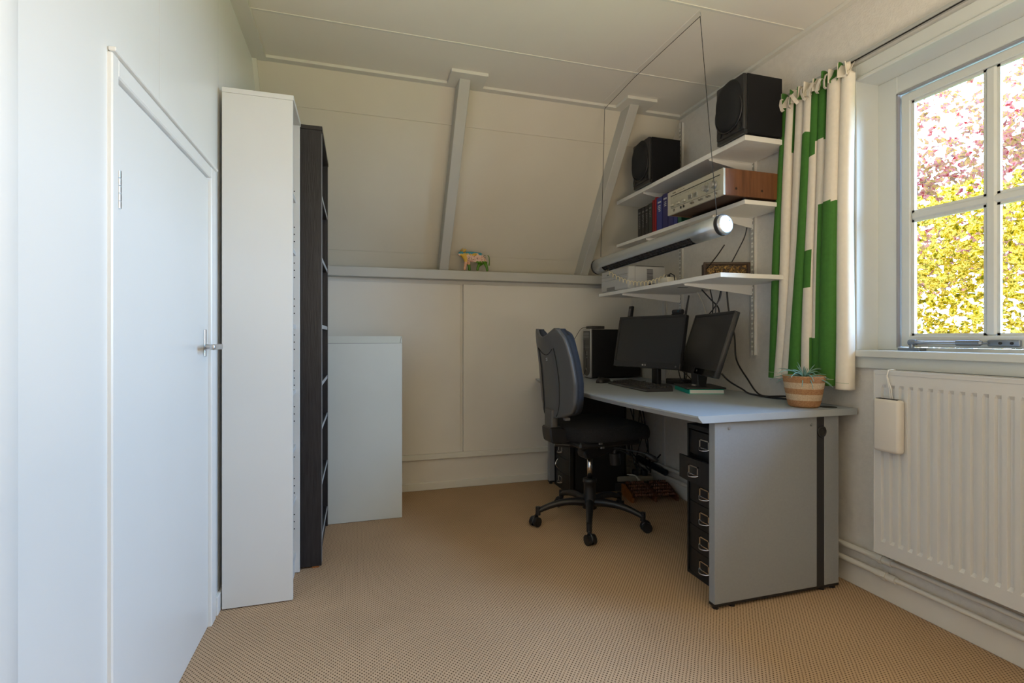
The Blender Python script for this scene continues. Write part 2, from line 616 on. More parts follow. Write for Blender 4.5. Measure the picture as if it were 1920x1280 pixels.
# reveal lining
MB().box(XR - 0.004, 2.20, WY1 - 0.004, WY1 + 0.001, WZ0, WZ1).box(XR - 0.004, 2.20, WY0, WY1, WZ1 - 0.004, WZ1 + 0.001).build('reveal', WINP, win)
# casing boards on the wall face
cs = MB()
cs.box(2.022, XR + 0.002, WY1 - 0.002, WY1 + 0.062, 0.975, 2.205, bev=0.003)
cs.box(2.0225, XR + 0.002, WY0 - 0.06, WY1 + 0.062, WZ1 - 0.002, 2.205, bev=0.003)
cs.build('casing', WINP, win)
MB().box(2.014, XR, WY1 - 0.006, WY1 + 0.008, 0.975, 2.150, bev=0.003).box(2.014, XR, WY0, WY1 + 0.008, WZ1 - 0.006, WZ1 + 0.009, bev=0.003).build('casing_bead', WINP, win)
# sill
sb = MB().box(2.000, 2.21, WY0 - 0.06, WY1 + 0.070, 0.972, 1.000, bev=0.003)
sb.build('sill', WINP, win)
bx(2.018, XR + 0.002, WY0 - 0.06, WY1 + 0.060, 0.925, 0.974, bev=0.003).build('apron', WINP, win)
# fixed frame
ff = MB()
ff.box(2.140, 2.205, 1.560, WY1, 1.0, WZ1 - 0.003, bev=0.003)
ff.box(2.141, 2.205, WY0, 1.562, 2.060, WZ1 - 0.003, bev=0.003)
ff.box(2.141, 2.205, WY0, 1.562, 0.998, 1.012)
ff.box(2.140, 2.205, 0.885, 0.930, 1.0, 2.07, bev=0.003)
ff.box(2.140, 2.205, WY0, 0.235, 1.0, 2.07, bev=0.003)
ff.build('frame', WINP, win)
MB().box(2.137, 2.152, 1.556, 1.562, 1.012, 2.058).box(2.137, 2.152, 0.93, 1.562, 2.054, 2.060).build('draught_strip', mat('draught_strip', (0.30, 0.30, 0.32), 0.5), win)


def sash(y0, y1):
    z0, z1 = 1.014, 2.050
    sx0, sx1 = 2.150, 2.192
    sw_ = 0.036
    s_ = MB()
    s_.box(sx0, sx1, y0, y0 + sw_, z0, z1, bev=0.003)
    s_.box(sx0, sx1, y1 - sw_, y1, z0, z1, bev=0.003)
    s_.box(sx0 + 0.0005, sx1, y0, y1, z1 - 0.034, z1, bev=0.003)
    s_.box(sx0 + 0.0005, sx1, y0, y1, z0, z0 + 0.046, bev=0.003)
    so = s_.build('sash', WINP, win)
    ym = (y0 + y1) / 2
    zm = 1.545
    MB().box(sx0 + 0.004, sx1, ym - 0.016, ym + 0.016, z0 + 0.046, z1 - 0.034, bev=0.006).build('glazing_bar', WINP, so)
    MB().box(sx0 + 0.005, sx1 - 0.001, y0 + sw_, y1 - sw_, zm - 0.015, zm + 0.015, bev=0.006).build('glazing_bar', WINP, so)
    for a, b in ((y0 + sw_, ym - 0.016), (ym + 0.016, y1 - sw_)):
        for c, d in ((z0 + 0.046, zm - 0.015), (zm + 0.015, z1 - 0.034)):
            bx(2.174, 2.177, a, b, c, d).build('pane', GLASS, so)
            be = MB()
            for (p, q, r_, s2) in ((a, a + 0.009, c, d), (b - 0.009, b, c, d), (a, b, c, c + 0.009), (a, b, d - 0.009, d)):
                be.box(2.162, 2.1735, p, q, r_, s2)
            be.build('glazing_bead', WINP, so)


sash(0.934, 1.553)
sash(0.238, 0.881)

# casement stay on the bottom rail
st = thing('casement_stay', 'grey metal window stay lying along bottom rail of window', 'window stay', (2.13, 1.5, 1.0))
MB().box(2.098, 2.138, 1.445, 1.530, 1.0, 1.010, bev=0.002).cyl((2.118, 1.487, 1.010), (2.118, 1.487, 1.026), 0.008, 12).build('base', mat('zinc', (0.22, 0.25, 0.29), 0.35, metal=0.6), st)
MB().cyl((2.120, 1.482, 1.033), (2.128, 1.330, 1.033), 0.0068, 12).build('rod', STEEL, st)
MB().cyl((2.119, 1.498, 1.033), (2.1205, 1.472, 1.033), 0.0115, 12).build('pivot', MATS['zinc'], st)
MB().cyl((2.128, 1.334, 1.033), (2.131, 1.262, 1.033), 0.0105, 14).cyl((2.131, 1.262, 1.033), (2.132, 1.255, 1.033), 0.0105, 14, r2=0.006).cyl((2.132, 1.256, 1.033), (2.133, 1.238, 1.033), 0.004, 10).build('grip', MATS['zinc'], st)
bk = MB().box(2.138, 2.1505, 1.150, 1.245, 1.021, 1.045, bev=0.004, seg=2).build('bracket', MATS['zinc'], st)
for yy in (1.205, 1.172):
    MB().cyl((2.139, yy, 1.033), (2.135, yy, 1.033), 0.005, 10).build('screw', DARK, bk)

# ------------------------------------------------------------------ radiator and pipes
rad = thing('radiator', 'white ribbed panel radiator under the window sill', 'radiator', (1.97, 0.8, 0.22))
RY0, RY1, RX, RZ0, RZ1 = 0.10, 1.494, 1.930, 0.218, 0.922
pitch, dep = 0.0332, 0.009


def rad_front(u, v):
    return None


pm = MB()
ys_, xs_ = [], []
n_r = int((RY1 - RY0 - 0.03) / pitch)
prof = [(RY1, RX)]
y = RY1 - 0.022
prof.append((y, RX))
for i in range(n_r):
    prof += [(y - 0.003, RX), (y - 0.0075, RX + dep), (y - 0.0175, RX + dep), (y - 0.022, RX)]
    y -= pitch
prof.append((RY0, RX))
zs = [RZ0, RZ0 + 0.050, RZ0 + 0.062, RZ1 - 0.062, RZ1 - 0.050, RZ1]
vs, fs = [], []
for j, z in enumerate(zs):
    for (yy, xx) in prof:
        vs.append((xx if j in (2, 3) else RX, yy, z))
W_ = len(prof)
for j in range(len(zs) - 1):
    for i in range(W_ - 1):
        fs.append((j * W_ + i, j * W_ + i + 1, (j + 1) * W_ + i + 1, (j + 1) * W_ + i))
pm.add(vs, fs)
pm.box(RX + 0.011, RX + 0.018, RY0, RY1, RZ0, RZ1)
pm.build('front_panel', RADP, rad)
bx(1.985, 2.0, RY0 + 0.01, RY1 - 0.01, RZ0 + 0.01, RZ1 - 0.01).build('rear_panel', RADP, rad)
bx(RX - 0.001, 2.005, RY1, RY1 + 0.004, RZ0, RZ1 + 0.004).build('side_cover', RADP, rad)
tg = MB()
tg.box(RX - 0.001, RX + 0.010, RY0, RY1, RZ1, RZ1 + 0.004)
tg.box(1.995, 2.006, RY0, RY1, RZ1, RZ1 + 0.004)
for i in range(100):
    y = RY1 - 0.010 - i * 0.0139
    tg.box(RX + 0.009, 1.996, y - 0.0085, y, RZ1 + 0.0005, RZ1 + 0.0035)
tg.build('top_grille', RADP, rad)
bx(RX - 0.0012, RX, RY0, RY1, RZ1 - 0.0115, RZ1 - 0.0105).build('top_seam', EDGEBAND, rad)
for yy in (0.3, 1.3):
    bx(2.004, 2.036, yy, yy + 0.03, 0.3, 0.8).build('wall_bracket', RADP, rad)


def pipe(z, label, yf):
    p = thing('heating_pipe', label, 'pipe', (2.0, 1.5, z))
    MB().cyl((2.004, -1.25, z), (2.004, yf - 0.04, z), 0.0095, 12).cyl((2.004, yf, z), (2.004, 3.5, z), 0.0115, 12).build('pipe', PIPEP, p, fix=True)
    f = MB()
    f.cyl((2.004, yf - 0.055, z), (2.004, yf - 0.020, z), 0.0145, 14)
    f.cyl((2.004, yf - 0.020, z), (2.004, yf - 0.003, z), 0.0185, 6, smooth=False)
    f.cyl((2.004, yf - 0.003, z), (2.004, yf + 0.028, z), 0.0145, 14)
    f.build('coupling', PIPEP, p)
    for yy in (0.2, 1.0, 1.9, 2.6, 3.2):
        bx(2.004, XR, yy, yy + 0.02, z - 0.004, z + 0.004).build('pipe_clip', PIPEP, p)


pipe(0.168, 'upper white heating pipe along the wall, running just under the radiator', 1.535)
pipe(0.108, 'lower white heating pipe resting along the baseboard top', 1.520)

hum = thing('radiator_humidifier', 'flat pale ceramic water container hooked over the radiator\'s left end', 'humidifier', (1.91, 1.42, 0.72))
bm_ = MB().box(1.893, 1.9285, 1.375, 1.476, 0.622, 0.822, bev=0.012, seg=3)
bm_.build('container', HUMID, hum)
bx(1.900, 1.9215, 1.386, 1.466, 0.815, 0.8225).build('opening', DARK, hum)
MB().tube([(1.926, 1.430, 0.815), (1.922, 1.431, 0.860), (1.918, 1.438, 0.905), (1.925, 1.437, 0.929), (1.938, 1.434, 0.931), (1.955, 1.432, 0.929)], 0.0022, 8).tube([(1.926, 1.422, 0.815), (1.922, 1.425, 0.860), (1.918, 1.436, 0.905)], 0.0018, 8).build('hook', mat('white_plastic', (0.8, 0.8, 0.78), 0.35), hum)

# ------------------------------------------------------------------ curtain rail and curtain
rail = thing('curtain_rail', 'thin grey curtain rail mounted on the wall above the window', 'curtain rail', (2.02, 1.2, 2.235))
MB().box(2.008, XR, 0.05, 2.03, 2.226, 2.240, bev=0.002).build('track', mat('rail_grey', (0.42, 0.43, 0.42), 0.4), rail)
bx(2.014, 2.024, 0.05, 1.72, 2.2255, 2.2262).build('slot', DARK, rail)

cur = thing('curtain', 'green and white block-patterned curtain gathered at the left of the window', 'curtain', (1.97, 1.8, 2.22))
BL = [  # s0, s1, z limits (from the top) -> colour per step: list of (z_above, colour)
    (0.00, 0.075, [(9, 'g')]),
    (0.075, 0.125, [(1.71, 'w'), (0, 'g')]),
    (0.125, 0.180, [(0, 'w')]),
    (0.180, 0.250, [(1.93, 'g'), (0, 'w')]),
    (0.250, 0.330, [(0, 'w')]),
    (0.330, 0.500, [(1.985, 'w'), (0, 'g')]),
    (0.500, 0.540, [(1.87, 'g'), (1.45, 'w'), (1.28, 'g'), (0, 'w')]),
    (0.540, 0.620, [(1.93, 'g'), (1.055, 'w'), (0, 'g')]),
    (0.620, 0.680, [(1.93, 'g'), (1.64, 'w'), (0, 'g')]),
    (0.680, 0.840, [(1.64, 'w'), (0, 'g')]),
    (0.840, 1.01, [(0, 'h')]),
]
CZ1, CZ0 = 2.170, 0.832


def cur_z(s, v):
    top = CZ1 - 0.012 * abs(sin(s * 23))
    bot = CZ0 + (0.022 if s < 0.30 else 0.012 if s < 0.84 else 0.0)
    return bot + (top - bot) * v


FOLDS = [0.0, 0.09, 0.20, 0.34, 0.47, 0.57, 0.67, 0.86, 1.0]


def cur_pt(s, v, off=0.0):
    z = cur_z(s, v)
    ytop = 1.985 + (1.628 - 1.985) * s
    ymid = 2.02 + (1.632 - 2.02) * s
    ybot = 2.062 + (1.628 - 2.062) * s
    t = 1 - v
    y_ = ytop * (1 - t) + ybot * t
    k = 0
    while k < len(FOLDS) - 2 and s > FOLDS[k + 1]:
        k += 1
    a = (s - FOLDS[k]) / (FOLDS[k + 1] - FOLDS[k])
    wv = sin(pi * a) ** 0.8
    deep = (0.050, 0.056, 0.046, 0.060, 0.050, 0.044, 0.066, 0.050)[k]
    x = 1.992 - deep * (0.62 + 0.38 * t) * wv - 0.010 * sin(5 * t + k) * t
    y_ += 0.014 * sin(2 * pi * a) * (0.5 + 0.5 * t) + 0.006 * sin(3.3 * t + 1.7 * k)
    return (x + off, y_, z)


def cur_m(s, v):
    z = cur_z(s, v)
    for a, b, L_ in BL:
        if a <= s < b:
            for zz, c in L_:
                if z > zz:
                    return {'g': 0, 'w': 1, 'h': 2}[c]
            return {'g': 0, 'w': 1, 'h': 2}[L_[-1][1]]
    return 2


cm = MB()
cm.grid(lambda u, v: cur_pt(u, v), 200, 140, mfn=cur_m)
cl = cm.build('cloth', [GREENC, WHITEC, HEMC], cur, fix=False)
so_ = cl.modifiers.new('thick', 'SOLIDIFY')
so_.thickness = 0.0015
so_.offset = 0
hs = MB()
hs.grid(lambda u, v: (lambda p: (p[0] - 0.0022, p[1], p[2]))(cur_pt(u, 0.021 + v * 0.0014)), 160, 1)
hs.build('hem_stitching', mat('stitch', (0.45, 0.5, 0.35), 0.9), cl)
# gathered heading: a ruffled frill above the tape and folded tabs
hd = MB()


def head(u, v):
    y_ = 1.988 + (1.632 - 1.988) * u
    ph_a = u * 2 * pi * 8.5 + 0.9 * sin(u * 17)
    amp = 0.012 + 0.016 * v
    return (1.955 + amp * sin(ph_a) + 0.012 * v - 0.006 * (1 - v), y_ + 0.013 * sin(ph_a + 1.3) * (0.3 + 0.7 * v), 2.148 + (0.062 + 0.006 * sin(u * 31)) * v)


hd.grid(head, 240, 10, mfn=lambda u, v: 0 if (0.0 <= u < 0.07 or 0.17 < u < 0.23 or 0.33 < u < 0.37 or 0.50 < u < 0.54 or 0.62 < u < 0.90) and not 0.76 < u < 0.80 else 1)
h_ = hd.build('gathered_heading', [GREENC, WHITEC], cur, fix=False)
m_ = h_.modifiers.new('thick', 'SOLIDIFY')
m_.thickness = 0.0016
rnd = random.Random(3)
for i in range(8):
    u = 0.03 + i * 0.105
    y_ = 2.004 + (1.632 - 2.004) * u
    a0 = rnd.uniform(-0.6, 0.6)
    tb = MB()
    tb.X = Matrix.Translation((1.936 - 0.005 * (i % 2), y_, 2.150)) @ Matrix.Rotation(a0, 4, 'X') @ Matrix.Rotation(rnd.uniform(-0.6, 0.6), 4, 'Z')
    wd = 0.0075
    pth = [(0.012, 0.034), (0.000, 0.036), (-0.004, 0.010), (0.000, -0.016), (0.010, -0.022)]
    vs, fs = [], []
    for (x, z) in pth:
        vs += [(x, -wd, z), (x, wd, z), (x + 0.0018, wd, z + 0.0012), (x + 0.0018, -wd, z + 0.0012)]
    for j in range(len(pth) - 1):
        for k in range(4):
            fs.append((j * 4 + k, j * 4 + (k + 1) % 4, (j + 1) * 4 + (k + 1) % 4, (j + 1) * 4 + k))
    fs += [(0, 1, 2, 3), (19, 18, 17, 16)]
    tb.add(vs, fs)
    tb.build('tape_loop', WHITEC, cur)
tb = MB()
tb.grid(lambda u, v: (1.985 - 0.045 * u, 1.634 + 0.010 * sin(u * 5) + 0.008 * v, 2.145 + 0.070 * v - 0.012 * u * v), 8, 6)
o = tb.build('corner_fold', HEMC, cur, fix=False)
m_ = o.modifiers.new('thick', 'SOLIDIFY')
m_.thickness = 0.0016

# ------------------------------------------------------------------ slotted uprights and wall shelves
UY = {'near': 2.236, 'far': 2.872}


def upright(yc, z0, z1, label):
    t = thing('shelf_upright', label, 'shelf rail', (2.03, yc, z0), group='slotted rails carrying the wall shelves')
    MB().box(2.017, 2.019, yc - 0.0125, yc + 0.0125, z0, z1).box(2.017, XR, yc - 0.0125, yc - 0.0105, z0, z1).box(2.017, XR, yc + 0.0105, yc + 0.0125, z0, z1).build('rail', SHELFW, t)
    s_ = MB()
    z = z0 + 0.025
    k = 0
    while z < z1 - 0.03:
        if k % 4 == 3:
            s_.cyl((2.0171, yc, z + 0.006), (2.0164, yc, z + 0.006), 0.0028, 8)
            z += 0.018
        else:
            for q in (-0.0045, 0.0045):
                s_.box(2.0164, 2.0171, yc + q - 0.0012, yc + q + 0.0012, z, z + 0.016)
            z += 0.026
        k += 1
    s_.build('slot', DARK, t, kind='stuff')
    return t


upright(UY['near'], 0.958, 2.30, 'white slotted shelf rail beside the curtain, reaching down towards the desk')
upright(UY['far'], 0.958, 2.452, 'white slotted shelf rail nearer the room corner, behind the farther speaker')


def bracket(mb, yc, xf, zt):
    mb.prism([(xf, zt - 0.001), (2.016, zt - 0.001), (2.016, zt - 0.052), (1.985, zt - 0.050), (xf, zt - 0.012)], 'y', yc - 0.0025, yc + 0.0025)
    mb.box(xf, 2.016, yc - 0.010, yc + 0.010, zt - 0.003, zt - 0.0008)
    return mb


def shelf(x0, y0, y1, z0, z1, label):
    t = thing('wall_shelf', label, 'shelf', (x0, (y0 + y1) / 2, z0), group='white wall shelves above the desk')
    bx(x0, 2.015, y0, y1, z0, z1, bev=0.001).build('board', SHELFW, t)
    for q in UY.values():
        bracket(MB(), q, x0 + 0.004, z0).build('bracket', SHELFW, t)
    return t


shelf(1.742, 1.975, 3.215, 1.980, 2.005, 'top white wall shelf carrying the two black speakers')
shelf(1.762, 2.000, 3.255, 1.688, 1.709, 'middle white wall shelf carrying the books and wooden-sided receiver')
lowsh = shelf(1.592, 1.960, 3.190, 1.330, 1.351, 'lowest and deepest white wall shelf carrying the printer')
bx(1.70, 1.76, 2.43, 2.446, 1.3285, 1.3301).build('cable_hole', DARK, lowsh)

# ------------------------------------------------------------------ speakers
SW, SD, SHT = 0.192, 0.225, 0.285


def sgrille(y_, z_):
    """half outline of the teardrop grille, y_=-1..1 across"""
    return None


def speaker(x, y, z, rz, label):
    t = thing('loudspeaker', label, 'speaker', (x, y, z), rz, group='pair of black bookshelf speakers')
    b = MB().box(0.022, SD, -SW / 2, SW / 2, 0.006, SHT, bev=0.003)
    b.build('cabinet', SPKVINYL, t, local=True)
    MB().box(0.0, 0.024, -SW / 2, SW / 2, 0.020, SHT, bev=0.009, seg=3).box(0.006, 0.023, -SW / 2 + 0.002, SW / 2 - 0.002, 0.002, 0.022).build('front_baffle', SPKFRONT, t, local=True)
    # teardrop woofer and tweeter grille, bulging outwards
    def rad_(a):
        # a = 0 at the top, angle round
        c_ = cos(a)
        r = 0.087
        if c_ > 0:
            r = 0.087 + 0.072 * c_ ** 2.6
        return r
    gm = MB()
    N, R = 48, 8
    cz = 0.130
    vs, fs = [], []
    for j in range(R + 1):
        q = j / R
        for k in range(N):
            a = 2 * pi * k / N
            r = rad_(a) * q
            yy = r * sin(a)
            zz = cz + r * cos(a)
            bul = -0.006 - 0.030 * (1 - q ** 4)
            if j == R:
                bul = 0.002
            vs.append((bul, yy, zz))
    for j in range(R):
        for k in range(N):
            fs.append((j * N + k, j * N + (k + 1) % N, (j + 1) * N + (k + 1) % N, (j + 1) * N + k))
    gm.add(vs, fs, 0, True)
    gm.build('grille', GRILLE, t, local=True)
    rg = MB()
    pts = []
    for k in range(61):
        a = radians(40) + (2 * pi - radians(80)) * k / 60
        pts.append((-0.006, 0.0905 * sin(a), cz + 0.0905 * cos(a)))
    rg.tube(pts, 0.0042, 8)
    rg.build('woofer_ring', SPKFRONT, t, local=True)
    for sgn in (-1, 1):
        pr = MB()
        pr.lathe([(0.0001, 0.0), (0.011, 0.0), (0.015, -0.006)], (0, 0, 0), 20)
        pr.v = [(-0.001 + q[2] * 0.4, sgn * 0.070 + q[0], 0.046 + q[1] * 1.15) for q in pr.v]
        pr.build('bass_port', DARK, t, local=True)
    bx(-0.0012, 0.001, -0.007, 0.007, 0.036, 0.040).build('badge', STEEL, t, local=True)
    return t


speaker(1.722, 2.058, 2.005, 0, 'nearer black bookshelf speaker, at the window end of the top shelf')
speaker(1.716, 2.856, 2.005, 0, 'farther black bookshelf speaker, at the sloping-wall end of the top shelf')

# ------------------------------------------------------------------ receiver
rc = thing('stereo_receiver', 'silver-faced vintage stereo receiver with walnut case on middle shelf', 'receiver', (1.80, 2.22, 1.709))
RXF, RYN, RYF, RZB, RZT = 1.640, 2.000, 2.448, 1.722, 1.848
bx(RXF + 0.012, 2.000, RYN, RYN + 0.014, RZB, RZT, bev=0.001).build('side_panel', WALNUT, rc)
bx(RXF + 0.012, 2.000, RYF - 0.014, RYF, RZB, RZT, bev=0.001).build('side_panel', WALNUT, rc)
bx(RXF + 0.013, 2.000, RYN + 0.013, RYF - 0.013, RZT - 0.010, RZT).build('top_panel', WALNUT, rc)
bx(RXF + 0.014, 1.998, RYN + 0.013, RYF - 0.013, RZB + 0.003, RZT - 0.010).build('chassis', mat('brown_underside', (0.05, 0.022, 0.010), 0.6), rc)
bx(RXF, RXF + 0.012, RYN, RYF, RZB, RZT, bev=0.001).build('faceplate', RECFACE, rc)
bx(RXF - 0.0006, RXF, RYN + 0.022, RYF - 0.030, RZB + 0.030, RZT - 0.026).build('dial_panel', RECDIAL, rc)
bx(RXF - 0.0010, RXF, RYN + 0.022, RYF - 0.030, RZT - 0.029, RZT - 0.025).build('dial_line', DARK, rc)
bx(RXF - 0.0010, RXF, RYN + 0.035, RYF - 0.040, RZB + 0.0305, RZB + 0.0315).build('dial_line', DARK, rc)
dgl = MB()
for i in range(26):
    y = RYF - 0.060 - i * 0.0125
    dgl.box(RXF - 0.0010, RXF - 0.0005, y, y + 0.0015, RZT - 0.042 - (0.004 if i % 5 == 0 else 0), RZT - 0.036)
dgl.build('scale_marks', mat('scale_dark', (0.10, 0.09, 0.07), 0.5), rc, kind='stuff')
# faceplate lettering marks
lt = MB()
for i in range(6):
    lt.box(RXF - 0.0006, RXF, RYF - 0.050 - i * 0.0052 + 0.0012, RYF - 0.050 - i * 0.0052 + 0.0045, RZT - 0.017, RZT - 0.0115)
for i in range(9):
    lt.box(RXF - 0.0006, RXF, RYF - 0.095 - i * 0.0072, RYF - 0.091 - i * 0.0072, RZT - 0.0155, RZT - 0.0135)
lt.build('lettering', mat('scale_dark', (0.10, 0.09, 0.07), 0.5), rc, kind='stuff')


def knob(y, z, r, l, name='knob', ring=True):
    k = MB().cyl((RXF, y, z), (RXF - 0.004, y, z), r * 1.25, 20).cyl((RXF - 0.003, y, z), (RXF - l, y, z), r, 20, r2=r * 0.93)
    return k.build(name, STEEL, rc)


knob(RYN + 0.062, RZB + 0.062, 0.0165, 0.024)
knob(RYN + 0.118, RZB + 0.060, 0.0145, 0.022)
for y in (2.295, 2.345, 2.398):
    MB().box(RXF - 0.012, RXF, y - 0.013, y + 0.013, RZB + 0.040, RZB + 0.052, bev=0.002).build('push_button', RECFACE, rc)
for y in (2.205, 2.248):
    m_ = MB().box(RXF - 0.004, RXF, y - 0.016, y + 0.016, RZB + 0.043, RZB + 0.066, bev=0.001).build('meter', STEEL, rc)
    bx(RXF - 0.0046, RXF - 0.0039, y - 0.0125, y + 0.0125, RZB + 0.046, RZB + 0.063).build('meter_window', mat('meter_dark', (0.16, 0.16, 0.14), 0.2), m_)
for y in (2.046, 2.095, 2.112, 2.152, 2.170, 2.222, 2.236):
    MB().cyl((RXF, y, RZB + 0.018), (RXF - 0.010, y, RZB + 0.018), 0.0045, 10).build('small_knob', mat('pewter', (0.24, 0.23, 0.20), 0.4, metal=0.6), rc)
for y in (2.300, 2.325):
    bx(RXF - 0.006, RXF, y - 0.003, y + 0.003, RZB + 0.012, RZB + 0.024).build('toggle', BLACKP, rc)
MB().cyl((RXF - 0.001, 2.388, RZB + 0.018), (RXF - 0.003, 2.388, RZB + 0.018), 0.0075, 14).build('headphone_jack', MATS['pewter'], rc)
for xx in (1.712, 1.862):
    MB().cyl((xx, RYN - 0.0006, RZB + 0.034), (xx, RYN + 0.002, RZB + 0.034), 0.0062, 14).build('screw_recess', mat('recess_dark', (0.02, 0.008, 0.004), 0.6), rc)
for xx, yy in ((1.785, 2.03), (1.785, 2.41), (1.97, 2.03), (1.97, 2.41)):
    MB().cyl((xx, yy, 1.709), (xx, yy, 1.724), 0.012, 12).build('foot', BLACKP, rc)

# ------------------------------------------------------------------ books on the middle shelf
INK = mat('spine_print', (0.55, 0.56, 0.60), 0.7)
INKD = mat('spine_print_dim', (0.16, 0.155, 0.15), 0.7)


def book(y0, y1, h, dpt, m, label, marks=0, ink=None, x0=1.80, z0=1.709, grp='books standing on the middle shelf'):
    t = thing('book', label, 'book', (x0, (y0 + y1) / 2, z0), group=grp)
    g = 0.0006
    c = MB()
    c.box(x0, x0 + 0.004, y0 + g, y1 - g, z0, z0 + h, bev=0.001)
    c.box(x0, x0 + dpt, y0 + g, y0 + g + 0.0022, z0, z0 + h)
    c.box(x0, x0 + dpt, y1 - g - 0.0022, y1 - g, z0, z0 + h)
    c.build('cover', m, t)
    bx(x0 + 0.004, x0 + dpt - 0.004, y0 + g + 0.0022, y1 - g - 0.0022, z0 + 0.003, z0 + h - 0.004).build('pages', PAPER, t)
    if marks:
        k = MB()
        r = random.Random(int(y0 * 1000))
        wd = (y1 - y0)
        k.box(x0 - 0.0006, x0, y0 + wd * 0.22, y1 - wd * 0.2, z0 + h - 0.036, z0 + h - 0.026)
        for q in range(marks):
            zz = z0 + h - 0.055 - q * 0.011
            k.box(x0 - 0.0006, x0, y0 + wd * 0.3, y0 + wd * r.uniform(0.55, 0.8), zz, zz + 0.005)
        k.build('spine_print', ink or INK, t)
    return t


DKB = mat('dark_cover', (0.030, 0.028, 0.028), 0.6, bump=0.3, bscale=200)
DGB = mat('dark_green_cover', (0.035, 0.042, 0.036), 0.6)
REDB = mat('red_cover', (0.40, 0.008, 0.015), 0.5)
REDD = mat('deep_red_cover', (0.22, 0.006, 0.012), 0.5)
BLUB = mat('blue_cover', (0.035, 0.045, 0.22), 0.5)
NAVB = mat('navy_cover', (0.030, 0.030, 0.15), 0.5)
GRNB = mat('green_cover', (0.02, 0.12, 0.07), 0.5)
book(2.988, 3.030, 0.200, 0.15, DKB, 'dark-covered book at the far left end of the middle shelf row', 8, INKD)
book(2.944, 2.986, 0.200, 0.15, DKB, 'second dark-covered book from the sloping wall, between two dark books', 8, INKD)
book(2.902, 2.942, 0.200, 0.15, DKB, 'third dark-covered book from the sloping wall, left of the greenish one', 6, INKD)
book(2.858, 2.900, 0.205, 0.15, DGB, 'dark greenish book standing against the deep red book', 4, INKD)
book(2.826, 2.856, 0.216, 0.16, REDD, 'deep red slim book left of the bright red book', 0)
book(2.808, 2.825, 0.226, 0.17, REDB, 'bright red tall book next to the blue books')
book(2.744, 2.806, 0.215, 0.16, BLUB, 'thick blue book with white spine print right of the red book', 4)
book(2.684, 2.742, 0.222, 0.16, NAVB, 'navy book with white spine print, second blue from the red', 3)
book(2.630, 2.682, 0.215, 0.16, NAVB, 'navy book partly behind the receiver\'s left end', 2)
book(2.588, 2.628, 0.205, 0.16, BLUB, 'last blue book beside the receiver, mostly hidden by it')
book(2.548, 2.586, 0.180, 0.16, GRNB, 'green book half hidden behind the receiver')

# ------------------------------------------------------------------ things on the lowest shelf
pr = thing('laser_printer', 'light grey laser printer at the far end of the lowest shelf', 'printer', (1.75, 3.0, 1.351))
PY0, PY1, PX0, PX1, PZ0, PZ1 = 2.825, 3.185, 1.606, 1.876, 1.351, 1.502
bm_ = MB()
bm_.box(PX0 + 0.006, PX1, PY0, PY1, PZ0 + 0.004, PZ1 - 0.004, bev=0.006, seg=2)
bm_.build('body', PRINTERW, pr)
MB().box(PX0, PX0 + 0.05, PY0 - 0.001, PY1 + 0.001, PZ0 + 0.006, PZ0 + 0.078, bev=0.010, seg=3).build('front_cover', PRINTERW, pr)
MB().box(PX0 + 0.002, PX0 + 0.05, PY0 + 0.004, PY1 - 0.004, PZ0 + 0.0795, PZ0 + 0.100, bev=0.003).build('front_flap', PRINTERW, pr)
MB().box(PX0 + 0.003, PX0 + 0.05, PY0 + 0.004, PY1 - 0.004, PZ0 + 0.1015, PZ0 + 0.140, bev=0.006, seg=2).build('front_flap', PRINTERW, pr)
bx(PX0 + 0.001, PX0 + 0.01, 3.08, 3.10, PZ0 + 0.112, PZ0 + 0.120).build('latch', mat('mid_grey', (0.2, 0.2, 0.21), 0.5), pr)
bx(PX0 - 0.0008, PX0 + 0.004, 2.99, 3.10, PZ0 + 0.010, PZ0 + 0.032).build('tray_grip', mat('mid_grey', (0.2, 0.2, 0.21), 0.5), pr)
bx(PX0 + 0.07, PX1 - 0.004, PY0 + 0.01, PY1 - 0.01, PZ1 - 0.005, PZ1 + 0.001).build('top_lid', mat('dark_grey', (0.05, 0.05, 0.055), 0.5), pr)
vg = MB()
for i in range(9):
    vg.box(1.742, 1.785, PY0 - 0.0012, PY0 + 0.001, PZ0 + 0.062 + i * 0.0078, PZ0 + 0.067 + i * 0.0078)
vg.build('vent', mat('vent_grey', (0.10, 0.10, 0.115), 0.6), pr, kind='stuff')
bx(PX0 + 0.0505, PX0 + 0.0525, PY0 - 0.0006, PY0 + 0.002, PZ0 + 0.006, PZ1 - 0.006).build('side_seam', mat('mid_grey', (0.2, 0.2, 0.21), 0.5), pr)

# carved frame with golden mosaic leaning at the near end
pf = thing('picture_frame', 'dark carved frame with gold mosaic leaning on lowest shelf', 'picture frame', (1.862, 2.250, 1.351), math.atan2(2.215 - 2.287, 1.980 - 1.744))
hw, hh = 0.123, 0.098
F = MB()
op = [(-hw, 0), (hw, 0), (hw, hh - 0.002), (hw - 0.006, hh), (-hw + 0.018, hh), (-hw, hh - 0.014)]
F.prism(op, 'y', -0.006, 0.016)
F.build('backing', FRAMEBR, pf, local=True)
MB().box(-hw, hw, -0.016, -0.004, hh - 0.016, hh - 0.001, bev=0.003).box(-hw, -hw + 0.013, -0.016, -0.004, 0, hh - 0.012, bev=0.003).box(hw - 0.016, hw, -0.0161, -0.004, 0, hh - 0.002, bev=0.003).box(-hw, hw, -0.0158, -0.004, 0, 0.010).build('border', FRAMEBR, pf, local=True)
mo = MB()
r = random.Random(5)
for i in range(300):
    a, b = r.uniform(-hw + 0.02, hw - 0.022), r.uniform(0.014, hh - 0.020)
    s1 = r.uniform(0.0022, 0.0045)
    mo.box(a - s1, a + s1, -0.0095 - r.uniform(0, 0.002), -0.005, b - s1 * 0.8, b + s1 * 0.8)
